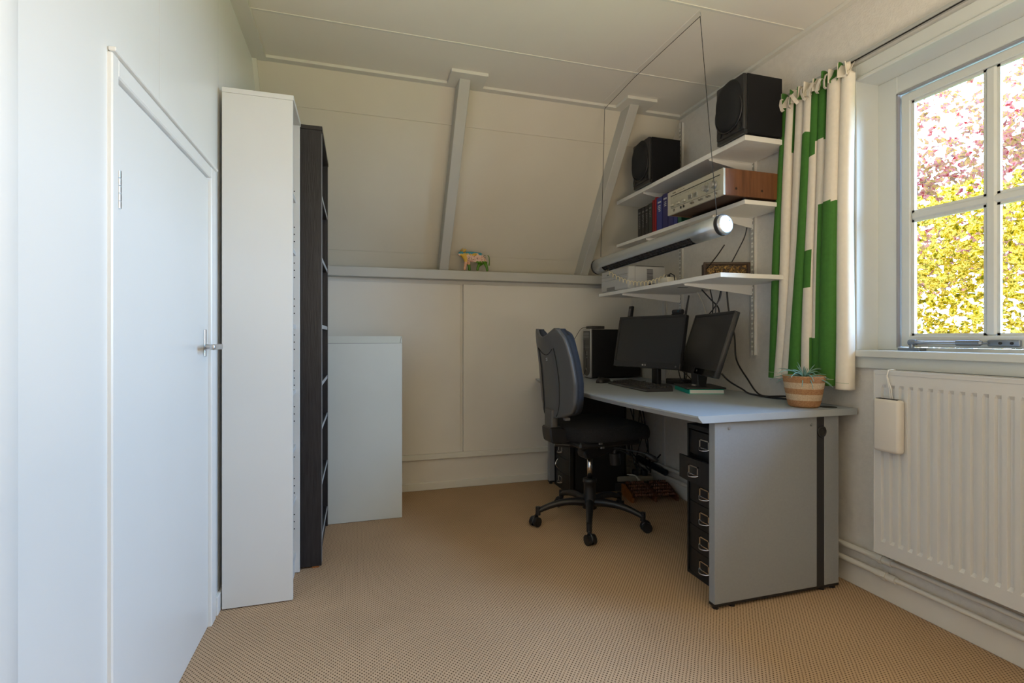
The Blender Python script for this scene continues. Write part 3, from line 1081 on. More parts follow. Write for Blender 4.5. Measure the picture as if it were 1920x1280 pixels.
mo.build('mosaic_chip', GOLDMOS, pf, local=True, kind='stuff')

# power adapter block and cables on the lowest shelf
ad = thing('power_adapter', 'cream plug block at the middle of the lowest shelf', 'adapter', (1.66, 2.48, 1.351))
MB().box(1.640, 1.700, 2.450, 2.545, 1.351, 1.388, bev=0.005, seg=2).build('housing', CREAM, ad)
MB().cyl((1.67, 2.49, 1.386), (1.67, 2.49, 1.404), 0.013, 12).build('plug', BLACKP, ad)
MB().tube([(1.67, 2.487, 1.402), (1.668, 2.46, 1.408), (1.666, 2.425, 1.392), (1.664, 2.415, 1.356)], 0.0032, 8).build('lead', BLACKP, ad)


def cable(label, pts, r=0.003, m=BLACKP, group=None, n=24, name='cable'):
    """smooth Catmull-Rom cable through pts"""
    P = [Vector(p) for p in pts]
    P = [P[0] * 2 - P[1]] + P + [P[-1] * 2 - P[-2]]
    path = []
    per = max(3, n // (len(P) - 3))
    for i in range(1, len(P) - 2):
        for k in range(per):
            t = k / per
            a, b, c, d = P[i - 1], P[i], P[i + 1], P[i + 2]
            path.append(0.5 * ((2 * b) + (c - a) * t + (2 * a - 5 * b + 4 * c - d) * t * t + (3 * b - 3 * c + d - a) * t ** 3))
    path.append(P[-2])
    return MB().tube(path, r, 6).build(name, m, label=label, cat='cable', group=group)


cable('black cable clump lying behind the cream plug block on the shelf', [(1.72, 2.78, 1.358), (1.70, 2.72, 1.375), (1.74, 2.66, 1.365), (1.71, 2.60, 1.38), (1.75, 2.57, 1.36), (1.70, 2.55, 1.356), (1.72, 2.62, 1.356), (1.76, 2.72, 1.358), (1.73, 2.79, 1.370), (1.69, 2.70, 1.356)], 0.0055, n=60)
cable('black cable dropping from the lamp\'s near end to the lowest shelf', [(1.645, 2.00, 1.485), (1.70, 2.12, 1.455), (1.76, 2.27, 1.415), (1.80, 2.35, 1.390), (1.80, 2.375, 1.366), (1.77, 2.36, 1.355), (1.74, 2.40, 1.355)], 0.0032)
cable('short black cable crossing the shelf beside the mosaic frame', [(1.745, 2.305, 1.372), (1.72, 2.34, 1.366), (1.69, 2.385, 1.3555)], 0.0042)
cable('thin black cable hanging from the middle shelf down behind the mosaic frame', [(2.005, 2.25, 1.686), (2.0, 2.27, 1.60), (1.985, 2.31, 1.52), (1.955, 2.33, 1.445), (1.93, 2.33, 1.38)], 0.0030)

# ------------------------------------------------------------------ hanging tube lamp
A = Vector((1.553, 1.900, 1.552))
B = Vector((1.440, 2.900, 1.493))
ax = (B - A).normalized()
sd = ax.cross(Vector((0, 0, 1))).normalized()
up = sd.cross(ax).normalized()
LR = 0.045
lamp = thing('tube_lamp', 'silver tube lamp hanging on thin black wires over the desk', 'lamp', A)


def lp(t, ang, r=LR):
    """ang 0 = up, positive = towards the room (-x)"""
    out_ = -sd if (-sd).x < 0 else sd
    return A + ax * t + (up * cos(ang) + out_ * sin(ang)) * r


LN = (B - A).length
tb = MB()
SL0, SL1 = radians(118), radians(176)     # opening of the louvre, facing the room and down
NA = 36
ang = [2 * pi * k / NA for k in range(NA)]
Ts = [0.0, 0.16, LN - 0.10, LN]
vs, fs = [], []
for t in Ts:
    for a in ang:
        vs.append(lp(t, a))
for j in range(3):
    for k in range(NA):
        am = ang[k] + pi / NA
        if j == 1 and SL0 < am < SL1:
            continue
        fs.append((j * NA + k, j * NA + (k + 1) % NA, (j + 1) * NA + (k + 1) % NA, (j + 1) * NA + k))
tb.add(vs, fs, 0, True)
tube = tb.build('tube', ALU, lamp, fix=False)
q = tube.modifiers.new('t', 'SOLIDIFY')
q.thickness = 0.0015
lv = MB()
lo = MB()
r0 = LR * 0.80
lo.add([lp(0.155, SL0 - 0.15, r0), lp(0.155, SL1 + 0.15, r0), lp(LN - 0.095, SL1 + 0.15, r0), lp(LN - 0.095, SL0 - 0.15, r0)], [(0, 1, 2, 3)])
lo.build('reflector', mat('lamp_inside', (0.03, 0.03, 0.035), 0.5), lamp, fix=False)
for i in range(34):
    t = 0.165 + i * (LN - 0.275) / 33
    lv.add([lp(t, SL0, LR * 0.97), lp(t, SL1, LR * 0.97), lp(t, SL1, r0), lp(t, SL0, r0), lp(t + 0.002, SL0, LR * 0.97), lp(t + 0.002, SL1, LR * 0.97), lp(t + 0.002, SL1, r0), lp(t + 0.002, SL0, r0)],
           [(0, 1, 2, 3), (4, 5, 6, 7), (0, 1, 5, 4), (2, 3, 7, 6), (0, 3, 7, 4), (1, 2, 6, 5)])
for a in (radians(137), radians(157)):
    lv.tube([lp(0.16, a, LR * 0.96), lp(LN - 0.10, a, LR * 0.96)], 0.0012, 5)
lv.build('louvre', mat('louvre_grey', (0.10, 0.10, 0.11), 0.35, metal=0.7), lamp, kind='stuff')
for t0, t1, nm in ((-0.010, 0.006, 'end_ring'), (LN - 0.006, LN + 0.006, 'end_ring')):
    MB().cyl(A + ax * t0, A + ax * t1, LR * 1.06, 40).build(nm, SOFTBLACK, lamp)
ec = MB()
N = 40
vs = [lp(-0.011, 2 * pi * k / N, LR * 0.98) for k in range(N)] + [lp(-0.022, 2 * pi * k / N, LR * 0.90) for k in range(N)] + [lp(-0.0225, 2 * pi * k / N, LR * 0.80) for k in range(N)] + [A + ax * -0.0215]
fs = [(j * N + k, j * N + (k + 1) % N, (j + 1) * N + (k + 1) % N, (j + 1) * N + k) for j in range(2) for k in range(N)] + [(2 * N + k, 2 * N + (k + 1) % N, 3 * N) for k in range(N)]
ec.add(vs, fs, 0, True)
ec.build('end_cap', mat('frosted_chrome', (0.62, 0.66, 0.72), 0.34, metal=0.6, var=0.35, vscale=70, bump=0.5, bscale=90), lamp)
MB().cyl(lp(-0.0235, radians(-50), LR * 0.6), lp(-0.021, radians(-50), LR * 0.6), 0.0022, 8).build('switch_dot', DARK, lamp)
# suspension wires and hooks
H1, H2, H3 = Vector((1.457, 1.927, 2.478)), Vector((1.463, 2.498, 2.486)), Vector((1.463, 2.852, 2.465))
wn = A + ax * 0.03 + up * LR
wf = A + ax * (LN - 0.035) + up * LR
WIRE = mat('black_wire', (0.015, 0.015, 0.015), 0.5)
for p_, q_ in ((wn, H1), (H1, H2), (H2, H3), (H3, wf)):
    MB().cyl(p_, q_, 0.00155, 6).build('wire', WIRE, lamp)
for hk, zt in ((H1, 2.4985), (H2, 2.4985), (H3, 2.4835)):
    MB().tube([hk + Vector((0, 0, -0.001)), hk + Vector((0.005, 0, 0.003)), hk + Vector((0.004, 0, 0.009)), Vector((hk.x, hk.y, zt))], 0.0013, 6).build('ceiling_hook', STEEL, lamp)
MB().cyl(wf - up * 0.003, wf + up * 0.009, 0.005, 8).build('wire_grip', CREAM, lamp)
MB().cyl(wn - up * 0.003, wn + up * 0.006, 0.005, 8).build('wire_grip', STEEL, lamp)
# curly cream cord sagging from the tube to the adapter
cc = []
P0 = lp(LN - 0.10, pi, LR)
P1 = Vector((1.665, 2.485, 1.400))
side_ = Vector((0.3, 0, 0.0))
NT = 17
for i in range(NT * 12 + 1):
    t = i / (NT * 12)
    base = P0.lerp(P1, t) - Vector((0, 0, 0.060 * 4 * t * (1 - t)))
    a = 2 * pi * i / 12
    d = (P1 - P0).normalized()
    s1 = d.cross(Vector((0, 0, 1))).normalized()
    s2 = Vector((0, 0, 1))
    cc.append(base + s1 * 0.012 * cos(a) + s2 * 0.012 * sin(a))
MB().tube(cc, 0.0023, 5).build('coiled_cord', mat('cord_cream', (0.80, 0.72, 0.50), 0.5), lamp)

# ------------------------------------------------------------------ desk
desk = thing('desk', 'long silver-grey desk with a curved front edge, panel legs', 'desk', (1.6, 2.55, 0))
DY0, DY1, DZ0, DZ1 = 1.640, 3.480, 0.727, 0.755


def dfx(y):
    return 1.168 + 0.064 * ((y - 2.56) / 0.92) ** 2


pts = [(dfx(DY0 + (DY1 - DY0) * i / 24), DY0 + (DY1 - DY0) * i / 24) for i in range(25)]
top = pts + [(2.020, DY1), (2.020, DY0)]
bot = [(x + 0.020, y) for x, y in pts] + [(2.020, DY1), (2.020, DY0)]
n_ = len(top)
vs = [(x, y, DZ1) for x, y in top] + [(x, y, DZ1 - 0.006) for x, y in top] + [(x, y, DZ0) for x, y in bot]
fs = [list(range(n_)), list(range(3 * n_ - 1, 2 * n_ - 1, -1))]
mi = []
dm = MB()
dm.add(vs, fs, 0)
dm.add(vs, [(j * n_ + i, j * n_ + (i + 1) % n_, (j + 1) * n_ + (i + 1) % n_, (j + 1) * n_ + i) for j in (0, 1) for i in range(n_)], 1)
dm.build('desk_top', [DESKG, DESKE], desk, merge=True)
MB().cyl((1.93, 1.70, DZ1 - 0.001), (1.93, 1.70, DZ1 + 0.0015), 0.033, 20).build('cable_cap', SOFTBLACK, desk)


def legpanel(y0, y1, near):
    p = MB()
    p.box(1.318, 1.821, y0, y1, 0.022, DZ0 - 0.002, bev=0.0015)
    p.box(1.861, 1.938, y0, y1, 0.022, DZ0 - 0.002, bev=0.0015)
    o = p.build('leg_panel', DESKP, desk)
    bx(1.819, 1.863, y0 + 0.0015, y1 - 0.001, 0.022, DZ0 - 0.002).build('cable_duct', SOFTBLACK, o)
    f_ = MB()
    f_.box(1.318, 1.938, y0 + 0.001, y1 - 0.001, 0.012, 0.0215)
    for xx in (1.335, 1.41, 1.86, 1.918):
        f_.cyl((xx, (y0 + y1) / 2, 0), (xx, (y0 + y1) / 2, 0.014), 0.013, 12)
    f_.build('foot_rail', BLACKP, o)
    if near:
        MB().cyl((1.846, y0 - 0.001, 0.662), (1.846, y0 + 0.003, 0.662), 0.0215, 24).build('cable_hole', DARK, o)
        rg = MB().tube([(1.846 + 0.021 * cos(2 * pi * k / 24), y0 - 0.0005, 0.662 + 0.021 * sin(2 * pi * k / 24)) for k in range(25)], 0.0035, 6)
        rg.build('hole_ring', BLACKP, o)
        for xx, zz in ((1.385, 0.700), (1.790, 0.693)):
            MB().cyl((xx, y0 - 0.0025, zz), (xx, y0 + 0.001, zz), 0.0062, 14).build('screw_cover', STEEL, o)
    return o


legpanel(1.656, 1.690, True)
legpanel(3.425, 3.458, False)
MB().box(1.60, 1.625, 1.690, 3.425, 0.672, 0.726).build('crossbeam', SOFTBLACK, desk)

# ------------------------------------------------------------------ drawer cabinets under the desk


def drawer_cab(xf, y0, y1, label, pulled=None, missing_handle=None):
    t = thing('drawer_cabinet', label, 'drawer unit', (xf, (y0 + y1) / 2, 0), group='black metal drawer units under the desk')
    zt = 0.668
    b = MB()
    b.box(xf + 0.004, xf + 0.42, y0, y0 + 0.010, 0.012, zt)
    b.box(xf + 0.004, xf + 0.42, y1 - 0.010, y1, 0.012, zt)
    b.box(xf + 0.41, xf + 0.42, y0, y1, 0.012, zt)
    b.box(xf + 0.004, xf + 0.42, y0, y1, zt - 0.022, zt, bev=0.002)
    b.box(xf + 0.004, xf + 0.42, y0, y1, 0.0, 0.014)
    b.box(xf + 0.03, xf + 0.04, y0, y1, 0.012, zt)
    b.build('body', STEELBLK, t)
    for k in range(6):
        z0 = 0.016 + k * 0.1048
        z1 = z0 + 0.1015
        dx = -0.055 if pulled == k else 0.0
        X0 = xf + dx
        ya, yb = y0 + 0.011, y1 - 0.011
        n = 8
        d = MB()
        fr_ = []
        for i in range(n + 1):
            u = i / n
            yy = ya + (yb - ya) * u
            fr_.append((X0 + 0.010 - 0.011 * (1 - (2 * u - 1) ** 2), yy))
        poly = fr_ + [(X0 + 0.016, yb), (X0 + 0.016, ya)]
        d.prism(poly, 'z', z0, z1)
        if pulled == k:
            d.box(X0 + 0.012, xf + 0.03, ya + 0.004, ya + 0.006, z0, z1 - 0.012)
            d.box(X0 + 0.012, xf + 0.03, yb - 0.006, yb - 0.004, z0, z1 - 0.012)
            d.box(X0 + 0.012, xf + 0.03, ya + 0.004, yb - 0.004, z0, z0 + 0.003)
        dw = d.build('drawer', STEELBLK, t)
        yc, zc = (ya + yb) / 2 + 0.012, (z0 + z1) / 2 + 0.004
        h = MB()
        hx = X0 - 0.0035
        tilt = 0
        for (a, b_, c, e) in ((-0.033, 0.033, 0.015, 0.020), (-0.033, 0.033, -0.020, -0.015), (-0.033, -0.025, -0.020, 0.020), (0.025, 0.033, -0.020, 0.020)):
            h.box(hx - 0.0012, hx + 0.003, yc + a, yc + b_, zc + c, zc + e)
        h.tube([(hx - 0.001, yc - 0.034, zc - 0.016)] + [(hx - 0.001 - 0.020 * sin(pi * i / 10), yc - 0.034 + 0.068 * i / 10, zc - 0.019 - 0.004 * sin(pi * i / 10)) for i in range(1, 10)] + [(hx - 0.001, yc + 0.034, zc - 0.016)], 0.0026, 6)
        if missing_handle == k:
            h = MB()
            h.X = Matrix.Translation((hx - 0.004, yc + 0.03, zc - 0.004))
            h.tube([(-0.022 * sin(pi * i / 12) * 0.9, -0.008 + 0.010 * i / 12, -0.030 + 0.060 * i / 12) for i in range(13)], 0.0042, 8)
        h.build('handle', CHROME, dw)
    return t


drawer_cab(1.420, 1.694, 1.974, 'black metal drawer unit with a drawer pulled open, behind the near desk panel', pulled=4)
drawer_cab(1.352, 3.142, 3.422, 'black metal drawer unit behind the chair, at the desk\'s far end', missing_handle=1)

# ------------------------------------------------------------------ things on the desk
DT = DZ1
pc = thing('computer_tower', 'black computer tower with silver-rimmed front at the desk\'s far end', 'computer', (1.8, 3.43, DT))
CX0, CX1, CY0, CY1, CZ1_ = 1.600, 2.005, 3.340, 3.520, 1.114
CY1 = 3.456
bx(CX0 + 0.012, CX1, CY0 + 0.002, 3.462, DT + 0.008, CZ1_ - 0.004, bev=0.003).build('case', mat('case_black', (0.010, 0.010, 0.012), 0.35), pc)
bx(CX0, CX0 + 0.014, CY0, 3.464, DT + 0.006, CZ1_, bev=0.004, seg=2).build('front_rim', mat('silver_plastic', (0.40, 0.41, 0.42), 0.35, metal=0.4), pc)
yc = (CY0 + 3.464) / 2
hwd = (3.464 - CY0) / 2 - 0.010
pl = [(yc - hwd, CZ1_ - 0.016), (yc - hwd, DT + 0.06)] + [(yc - hwd * cos(pi * i / 12), DT + 0.06 - 0.042 * sin(pi * i / 12)) for i in range(1, 12)] + [(yc + hwd, DT + 0.06), (yc + hwd, CZ1_ - 0.016)]
MB().prism(pl, 'x', CX0 - 0.003, CX0 + 0.002).build('front_panel', mat('charcoal_plastic', (0.055, 0.055, 0.058), 0.4), pc)
for z0, z1 in ((CZ1_ - 0.046, CZ1_ - 0.026), (CZ1_ - 0.066, CZ1_ - 0.050)):
    bx(CX0 - 0.005, CX0 - 0.002, yc - hwd + 0.006, yc + hwd - 0.006, z0, z1, bev=0.001).build('drive_bay', mat('bay_grey', (0.16, 0.165, 0.17), 0.35), pc)
for z in (CZ1_ - 0.075, CZ1_ - 0.125, CZ1_ - 0.137):
    bx(CX0 - 0.0034, CX0 - 0.0028, yc - hwd + 0.004, yc + hwd - 0.004, z, z + 0.001).build('seam', EDGEBAND, pc)
MB().cyl((CX0 - 0.006, yc, DT + 0.068), (CX0 - 0.002, yc, DT + 0.068), 0.0085, 16).build('power_button', STEEL, pc)
for z in (0.905, 0.93, 0.945):
    MB().cyl((CX0 - 0.0035, yc - 0.01, z), (CX0 - 0.002, yc - 0.01, z), 0.004, 10).build('jack', STEEL, pc)
hd_ = thing('external_drive', 'small flat black box lying on top of the computer tower', 'hard drive', (1.67, 3.40, CZ1_))
bx(1.612, 1.715, 3.345, 3.440, CZ1_, CZ1_ + 0.020, bev=0.003, seg=2).build('housing', mat('drive_dark', (0.035, 0.033, 0.033), 0.5), hd_)
cable('thin black cable looping from the small box down behind the chair', [(1.612, 3.39, CZ1_ + 0.010), (1.565, 3.41, CZ1_ + 0.004), (1.535, 3.43, 1.07), (1.50, 3.44, 1.00), (1.47, 3.44, 0.90), (1.46, 3.42, 0.80), (1.46, 3.40, 0.7565)], 0.0020)
cable('thin black cord hanging down the computer tower front', [(CX0 - 0.006, yc + 0.035, CZ1_ - 0.082), (CX0 - 0.009, yc + 0.02, 0.98), (CX0 - 0.008, yc + 0.002, 0.93), (CX0 - 0.010, yc - 0.016, 0.885), (CX0 - 0.009, yc - 0.008, 0.83), (CX0 - 0.008, yc + 0.01, 0.805), (CX0 - 0.008, yc + 0.035, 0.775)], 0.0017)


def monitor(c, yaw, tilt, W, H, label, logo=None, thick=0.030):
    t = thing('monitor', label, 'monitor', (0, 0, 0), group='black desktop monitors')
    t.location = (c[0], c[1], DT)
    r = Vector((cos(yaw), sin(yaw), 0))
    nrm = Vector((sin(yaw), -cos(yaw), 0))
    upv = Vector((0, 0, 1)) * cos(tilt) - nrm * sin(tilt)
    n2 = r.cross(upv).normalized()
    if n2.dot(nrm) < 0:
        n2 = -n2
    # frame: local x = r, y = -n2 (depth), z = upv
    X = Matrix(((r.x, -n2.x, upv.x, c[0]), (r.y, -n2.y, upv.y, c[1]), (r.z, -n2.z, upv.z, c[2]), (0, 0, 0, 1)))
    bl = 0.016
    bb = 0.034
    m = MB()
    m.X = X
    m.box(-W / 2, W / 2, 0.004, thick, 0, H, bev=0.005, seg=2)
    m.box(-W / 2 + 0.08, W / 2 - 0.08, thick - 0.002, thick + 0.022, 0.05, H - 0.06, bev=0.012, seg=2)
    m.build('housing', BLACKP, t)
    f = MB()
    f.X = X
    f.box(-W / 2, W / 2, 0, 0.006, 0, bb, bev=0.0015)
    f.box(-W / 2, W / 2, 0, 0.006, H - bl, H, bev=0.0015)
    f.box(-W / 2, -W / 2 + bl, 0, 0.006, bb, H - bl)
    f.box(W / 2 - bl, W / 2, 0, 0.006, bb, H - bl)
    bz = f.build('bezel', mat('bezel_black', (0.018, 0.018, 0.020), 0.35), t)
    s_ = MB()
    s_.X = X
    s_.box(-W / 2 + bl, W / 2 - bl, 0.0025, 0.005, bb, H - bl)
    s_.build('screen', SCREEN, t)
    return t, X, r, nrm, upv, n2


WM = mat('logo_white', (0.55, 0.55, 0.56), 0.4)
t1, X1, r1, n1, u1, m1 = monitor((1.632, 2.679, 0.873), -1.283, 0.188, 0.51, 0.315, 'black monitor facing the chair, left of the tilted monitor')
mw = X1 @ Matrix.Translation((0.004, -0.0003, 0.016)) @ Matrix.Rotation(pi / 2, 4, 'X')
text('LG', 'logo_lettering', 0.014, WM, t1, mw)
lg = MB()
lg.X = X1
lg.cyl((-0.014, -0.0002, 0.016), (-0.014, -0.0009, 0.016), 0.0052, 16)
lg.build('logo_disc', WM, t1)
pb = MB()
pb.X = X1
pb.cyl((0.228, -0.0002, 0.016), (0.228, -0.0012, 0.016), 0.005, 14)
pb.build('power_button', mat('button_grey', (0.12, 0.12, 0.12), 0.4), t1)
bcx, bcy = 1.735, 2.712
MB().lathe([(0.0001, 0.0), (0.128, 0.0), (0.130, 0.004), (0.120, 0.010), (0.03, 0.016), (0.0001, 0.016)], (bcx, bcy + 0.03, DT), 36, squash=(0.80, 1.0)).build('base', BLACKP, t1)
MB().box(bcx - 0.012, bcx + 0.018, bcy - 0.032, bcy + 0.032, DT + 0.010, 0.985, bev=0.006, seg=2).build('neck', BLACKP, t1)

t2, X2, r2, n2_, u2, m2 = monitor((1.750, 2.366, 0.856), -1.874, 0.306, 0.552, 0.345, 'black monitor tilted far back, standing on the teal book')
gl = MB()
gl.X = X2
gl.prism([(-0.005, -0.0016), (0.272, -0.0016), (0.272, 0.003), (-0.005, 0.003)], 'z', 0.002, 0.033)
gl.build('glossy_chin', mat('gloss_black', (0.004, 0.004, 0.005), 0.08), t2)
pb = MB()
pb.X = X2
pb.cyl((0.028, -0.0016, 0.019), (0.028, -0.0028, 0.019), 0.0055, 14)
pb.build('power_button', mat('button_grey', (0.12, 0.12, 0.12), 0.4), t2)
b2x, b2y = 1.795, 2.375
bk_ang = math.atan2(2.546 - 2.300, 1.754 - 1.672)
BB = Matrix.Translation((1.790, 2.385, DT + 0.024)) @ Matrix.Rotation(bk_ang - pi / 2, 4, 'Z')
m = MB()
m.X = BB
m.box(-0.100, 0.110, -0.115, 0.125, 0.0, 0.010, bev=0.004, seg=2)
m.build('base', BLACKP, t2)
m = MB()
m.prism([(1.762, 0.785), (1.812, 0.785), (1.832, 0.90), (1.800, 0.93), (1.778, 0.90), (1.756, 0.862)], 'y', 2.345, 2.405, bev=0.003)
m.build('neck', BLACKP, t2)
m = MB()
m.tube([(1.758, 2.36, 0.792), (1.758, 2.39, 0.792)], 0.007, 8)
m.build('hinge_cap', STEEL, t2)

tb_ = thing('teal_book', 'thick teal paperback under the tilted monitor\'s foot', 'book', (1.77, 2.40, DT), bk_ang - pi / 2)
# local: y along the spine, x away from the spine
bo = MB()
inv = Matrix.Rotation(-(bk_ang - pi / 2), 4, 'Z')
p0 = inv @ (Vector((1.672, 2.300, 0)) - Vector((1.77, 2.40, 0)))
MB().box(p0.x, p0.x + 0.182, p0.y, p0.y + 0.262, 0.0205, 0.0240).box(p0.x, p0.x + 0.182, p0.y, p0.y + 0.262, 0, 0.003).box(p0.x, p0.x + 0.004, p0.y, p0.y + 0.262, 0, 0.024, bev=0.001).build('cover', TEAL, tb_, local=True)
bx(p0.x + 0.004, p0.x + 0.180, p0.y + 0.001, p0.y + 0.26, 0.003, 0.0205).build('pages', PAPER, tb_, local=True)

kb_ = thing('keyboard', 'black computer keyboard in front of the monitors', 'keyboard', (1.600, 2.690, DT), math.atan2(2.426 - 2.939, 1.511 - 1.548) + pi / 2 + pi)
# local: y long axis, x depth; front edge (towards the chair) at -x
KW, KD = 0.515, 0.160
kbo = MB()
kbo.prism([(-KD / 2, 0.0), (KD / 2, 0.0), (KD / 2, 0.024), (-KD / 2 + 0.004, 0.014), (-KD / 2, 0.010)], 'y', -KW / 2, KW / 2, bev=0.002)
sg = 1 if cos(kb_.rotation_euler.z) > 0 else -1
kbo.v = [(q[0] * sg, q[1], q[2]) for q in kbo.v]
kbo.build('body', SOFTBLACK, kb_, local=True)
km = MB()
for row in range(6):
    for c_ in range(22):
        if row == 0 and 4 < c_ < 10:
            continue
        if c_ in (15, 19):
            continue
        xx = -KD / 2 + 0.026 + row * 0.0208
        yy = -KW / 2 + 0.018 + c_ * 0.0222
        zz = 0.0145 + 0.010 * (xx + KD / 2) / KD
        k2 = MB()
        km.prism([(yy, zz), (yy + 0.0178, zz), (yy + 0.0155, zz + 0.006), (yy + 0.0022, zz + 0.006)], 'x', xx, xx + 0.0165)
xx = -KD / 2 + 0.026
zz = 0.016
km.box(xx, xx + 0.0165, -KW / 2 + 0.018 + 5 * 0.0222, -KW / 2 + 10 * 0.0222 + 0.013, zz - 0.001, zz + 0.005)
km.v = [(q[0] * sg, q[1], q[2]) for q in km.v]
km.build('keys', mat('key_black', (0.028, 0.028, 0.030), 0.35), kb_, local=True, kind='stuff')
e_ = MB().box(-KD / 2 - 0.001, -KD / 2 + 0.002, -KW / 2 + 0.004, KW / 2 - 0.004, 0.006, 0.010)
e_.v = [(q[0] * sg, q[1], q[2]) for q in e_.v]
e_.build('front_trim', mat('trim_grey', (0.10, 0.10, 0.105), 0.25), kb_, local=True)


def blob(c, r, name, m, par, flat=True, rz=0.0, n=14, e=2.2):
    """flattened superellipsoid with a flat underside"""
    mb = MB()
    vs, fs = [], []
    NU, NV = n * 2, n
    for j in range(NV + 1):
        ph = pi / 2 * j / NV if flat else -pi / 2 + pi * j / NV
        for k in range(NU):
            a = 2 * pi * k / NU
            def sp(v, q):
                return math.copysign(abs(v) ** q, v)
            x = r[0] * sp(cos(ph), 2 / e) * sp(cos(a), 2 / e)
            y_ = r[1] * sp(cos(ph), 2 / e) * sp(sin(a), 2 / e)
            z = r[2] * sp(sin(ph), 2 / e)
            vs.append((c[0] + x * cos(rz) - y_ * sin(rz), c[1] + x * sin(rz) + y_ * cos(rz), c[2] + z))
    for j in range(NV):
        for k in range(NU):
            fs.append((j * NU + k, j * NU + (k + 1) % NU, (j + 1) * NU + (k + 1) % NU, (j + 1) * NU + k))
    fs.append(list(range(NU - 1, -1, -1)))
    mb.add(vs, fs, 0, True)
    return mb.build(name, m, par, merge=True)


ms = thing('mouse', 'black computer mouse beside the keyboard, near the tower', 'mouse', (1.545, 3.03, DT))
blob((1.545, 3.032, DT), (0.058, 0.033, 0.036), 'shell', BLACKP, ms, rz=0.35, e=2.4)
MB().tube([(1.498, 3.016, DT + 0.029), (1.505, 3.019, DT + 0.034), (1.512, 3.021, DT + 0.034)], 0.0035, 8).build('wheel', SOFTBLACK, ms)
cable('black mouse lead running back behind the keyboard', [(1.60, 3.05, DT + 0.006), (1.65, 3.03, DT + 0.003), (1.70, 2.98, DT + 0.003), (1.76, 2.99, DT + 0.003), (1.86, 3.03, DT + 0.003)], 0.0018)

# phone handset and webcam behind / on the monitor
ph = thing('phone_handset', 'slim black cordless phone standing upright on the back of the computer tower', 'phone', (1.945, 3.405, CZ1_))
MB().box(1.915, 1.975, 3.372, 3.440, CZ1_ - 0.003, CZ1_ + 0.022, bev=0.008, seg=2).build('cradle', SOFTBLACK, ph)
PX_ = Matrix.Translation((1.945, 3.405, CZ1_ + 0.012)) @ Matrix.Rotation(radians(9), 4, 'Y')
for (dims, m_, nm) in (((-0.011, 0.011, -0.023, 0.023, 0, 0.162), BLACKP, 'handset'), ((-0.0128, -0.0105, -0.015, 0.015, 0.085, 0.140), mat('mid_grey', (0.2, 0.2, 0.21), 0.5), 'earpiece')):
    mb = MB()
    mb.X = PX_
    mb.box(*dims, bev=0.007 if nm == 'handset' else 0, seg=3)
    mb.build(nm, m_, ph)

wc = thing('webcam', 'small black webcam clipped on top of the first monitor', 'webcam', (1.74, 2.5, 1.19))
tp = lambda a, d, z: tuple(X1 @ Vector((a, d, 0.315 + z)))
mb = MB()
mb.X = X1
mb.box(0.155, 0.225, -0.006, 0.034, 0.3155, 0.3205, bev=0.002)
mb.box(0.160, 0.220, 0.034, 0.040, 0.24, 0.319)
mb.build('clip', BLACKP, wc)
mb = MB()
mb.X = X1
mb.cyl((0.158, 0.008, 0.333), (0.224, 0.008, 0.333), 0.0135, 16)
mb.build('body', SOFTBLACK, wc)
mb = MB()
mb.X = X1
mb.cyl((0.203, -0.008, 0.334), (0.203, -0.003, 0.334), 0.0065, 14)
mb.build('lens', mat('lens_glass', (0.03, 0.07, 0.09), 0.05), wc)
an = thing('router', 'black router with an upright antenna behind the first monitor', 'router', (1.96, 2.76, DT))
bx(1.90, 2.01, 2.70, 2.86, DT, DT + 0.035, bev=0.006, seg=2).build('housing', BLACKP, an)
MB().tube([(1.975, 2.765, DT + 0.03), (1.975, 2.765, 1.16), (1.985, 2.735, 1.315)], [0.006, 0.008, 0.005], 8).build('antenna', BLACKP, an)

# cables behind the screens
G = 'black cables behind the monitors'
cable('black cable hanging from the low shelf behind the tilted monitor, farthest', [(1.90, 2.50, 1.3285), (1.93, 2.46, 1.27), (1.95, 2.42, 1.22), (1.94, 2.40, 1.16)], 0.0042, group=G)
cable('black cable hanging from the low shelf behind the tilted monitor, crossing in front', [(1.93, 2.37, 1.3285), (1.935, 2.40, 1.26), (1.93, 2.44, 1.21), (1.92, 2.48, 1.17), (1.93, 2.50, 1.14)], 0.0035, group=G)
cable('black cable hanging from the low shelf straight down behind the tilted monitor', [(1.91, 2.44, 1.3285), (1.93, 2.44, 1.24), (1.93, 2.45, 1.15)], 0.0035, group=G)
cable('grey cable twisted among the black ones below the low shelf', [(1.92, 2.35, 1.3285), (1.93, 2.38, 1.27), (1.93, 2.41, 1.235), (1.94, 2.43, 1.20), (1.93, 2.42, 1.15)], 0.0035, m=mat('cable_grey', (0.15, 0.15, 0.16), 0.5), group=G)
cable('thick black cable from the low shelf down to the desk towards the plant', [(1.935, 2.335, 1.3285), (1.95, 2.335, 1.20), (1.975, 2.32, 1.06), (1.98, 2.31, 0.93), (1.975, 2.22, 0.83), (1.94, 2.12, 0.775), (1.93, 2.05, 0.762), (1.93, 1.93, 0.775), (1.935, 1.86, 0.772), (1.95, 1.82, 0.759)], 0.0045, group=G, n=50)
cable('black cable lying on the desk from the tilted monitor towards the plant', [(1.76, 2.16, 0.87), (1.80, 2.15, 0.83), (1.87, 2.14, 0.79), (1.90, 2.12, 0.768), (1.93, 2.02, 0.760), (1.95, 1.96, 0.760), (1.97, 1.90, 0.760)], 0.0045, group=G, n=40)
cable('white cable hanging from the low shelf between the two monitors', [(1.99, 2.66, 1.3285), (2.01, 2.63, 1.25), (2.015, 2.60, 1.15), (2.012, 2.60, 1.0), (2.00, 2.60, 0.80)], 0.0035, m=CREAM)
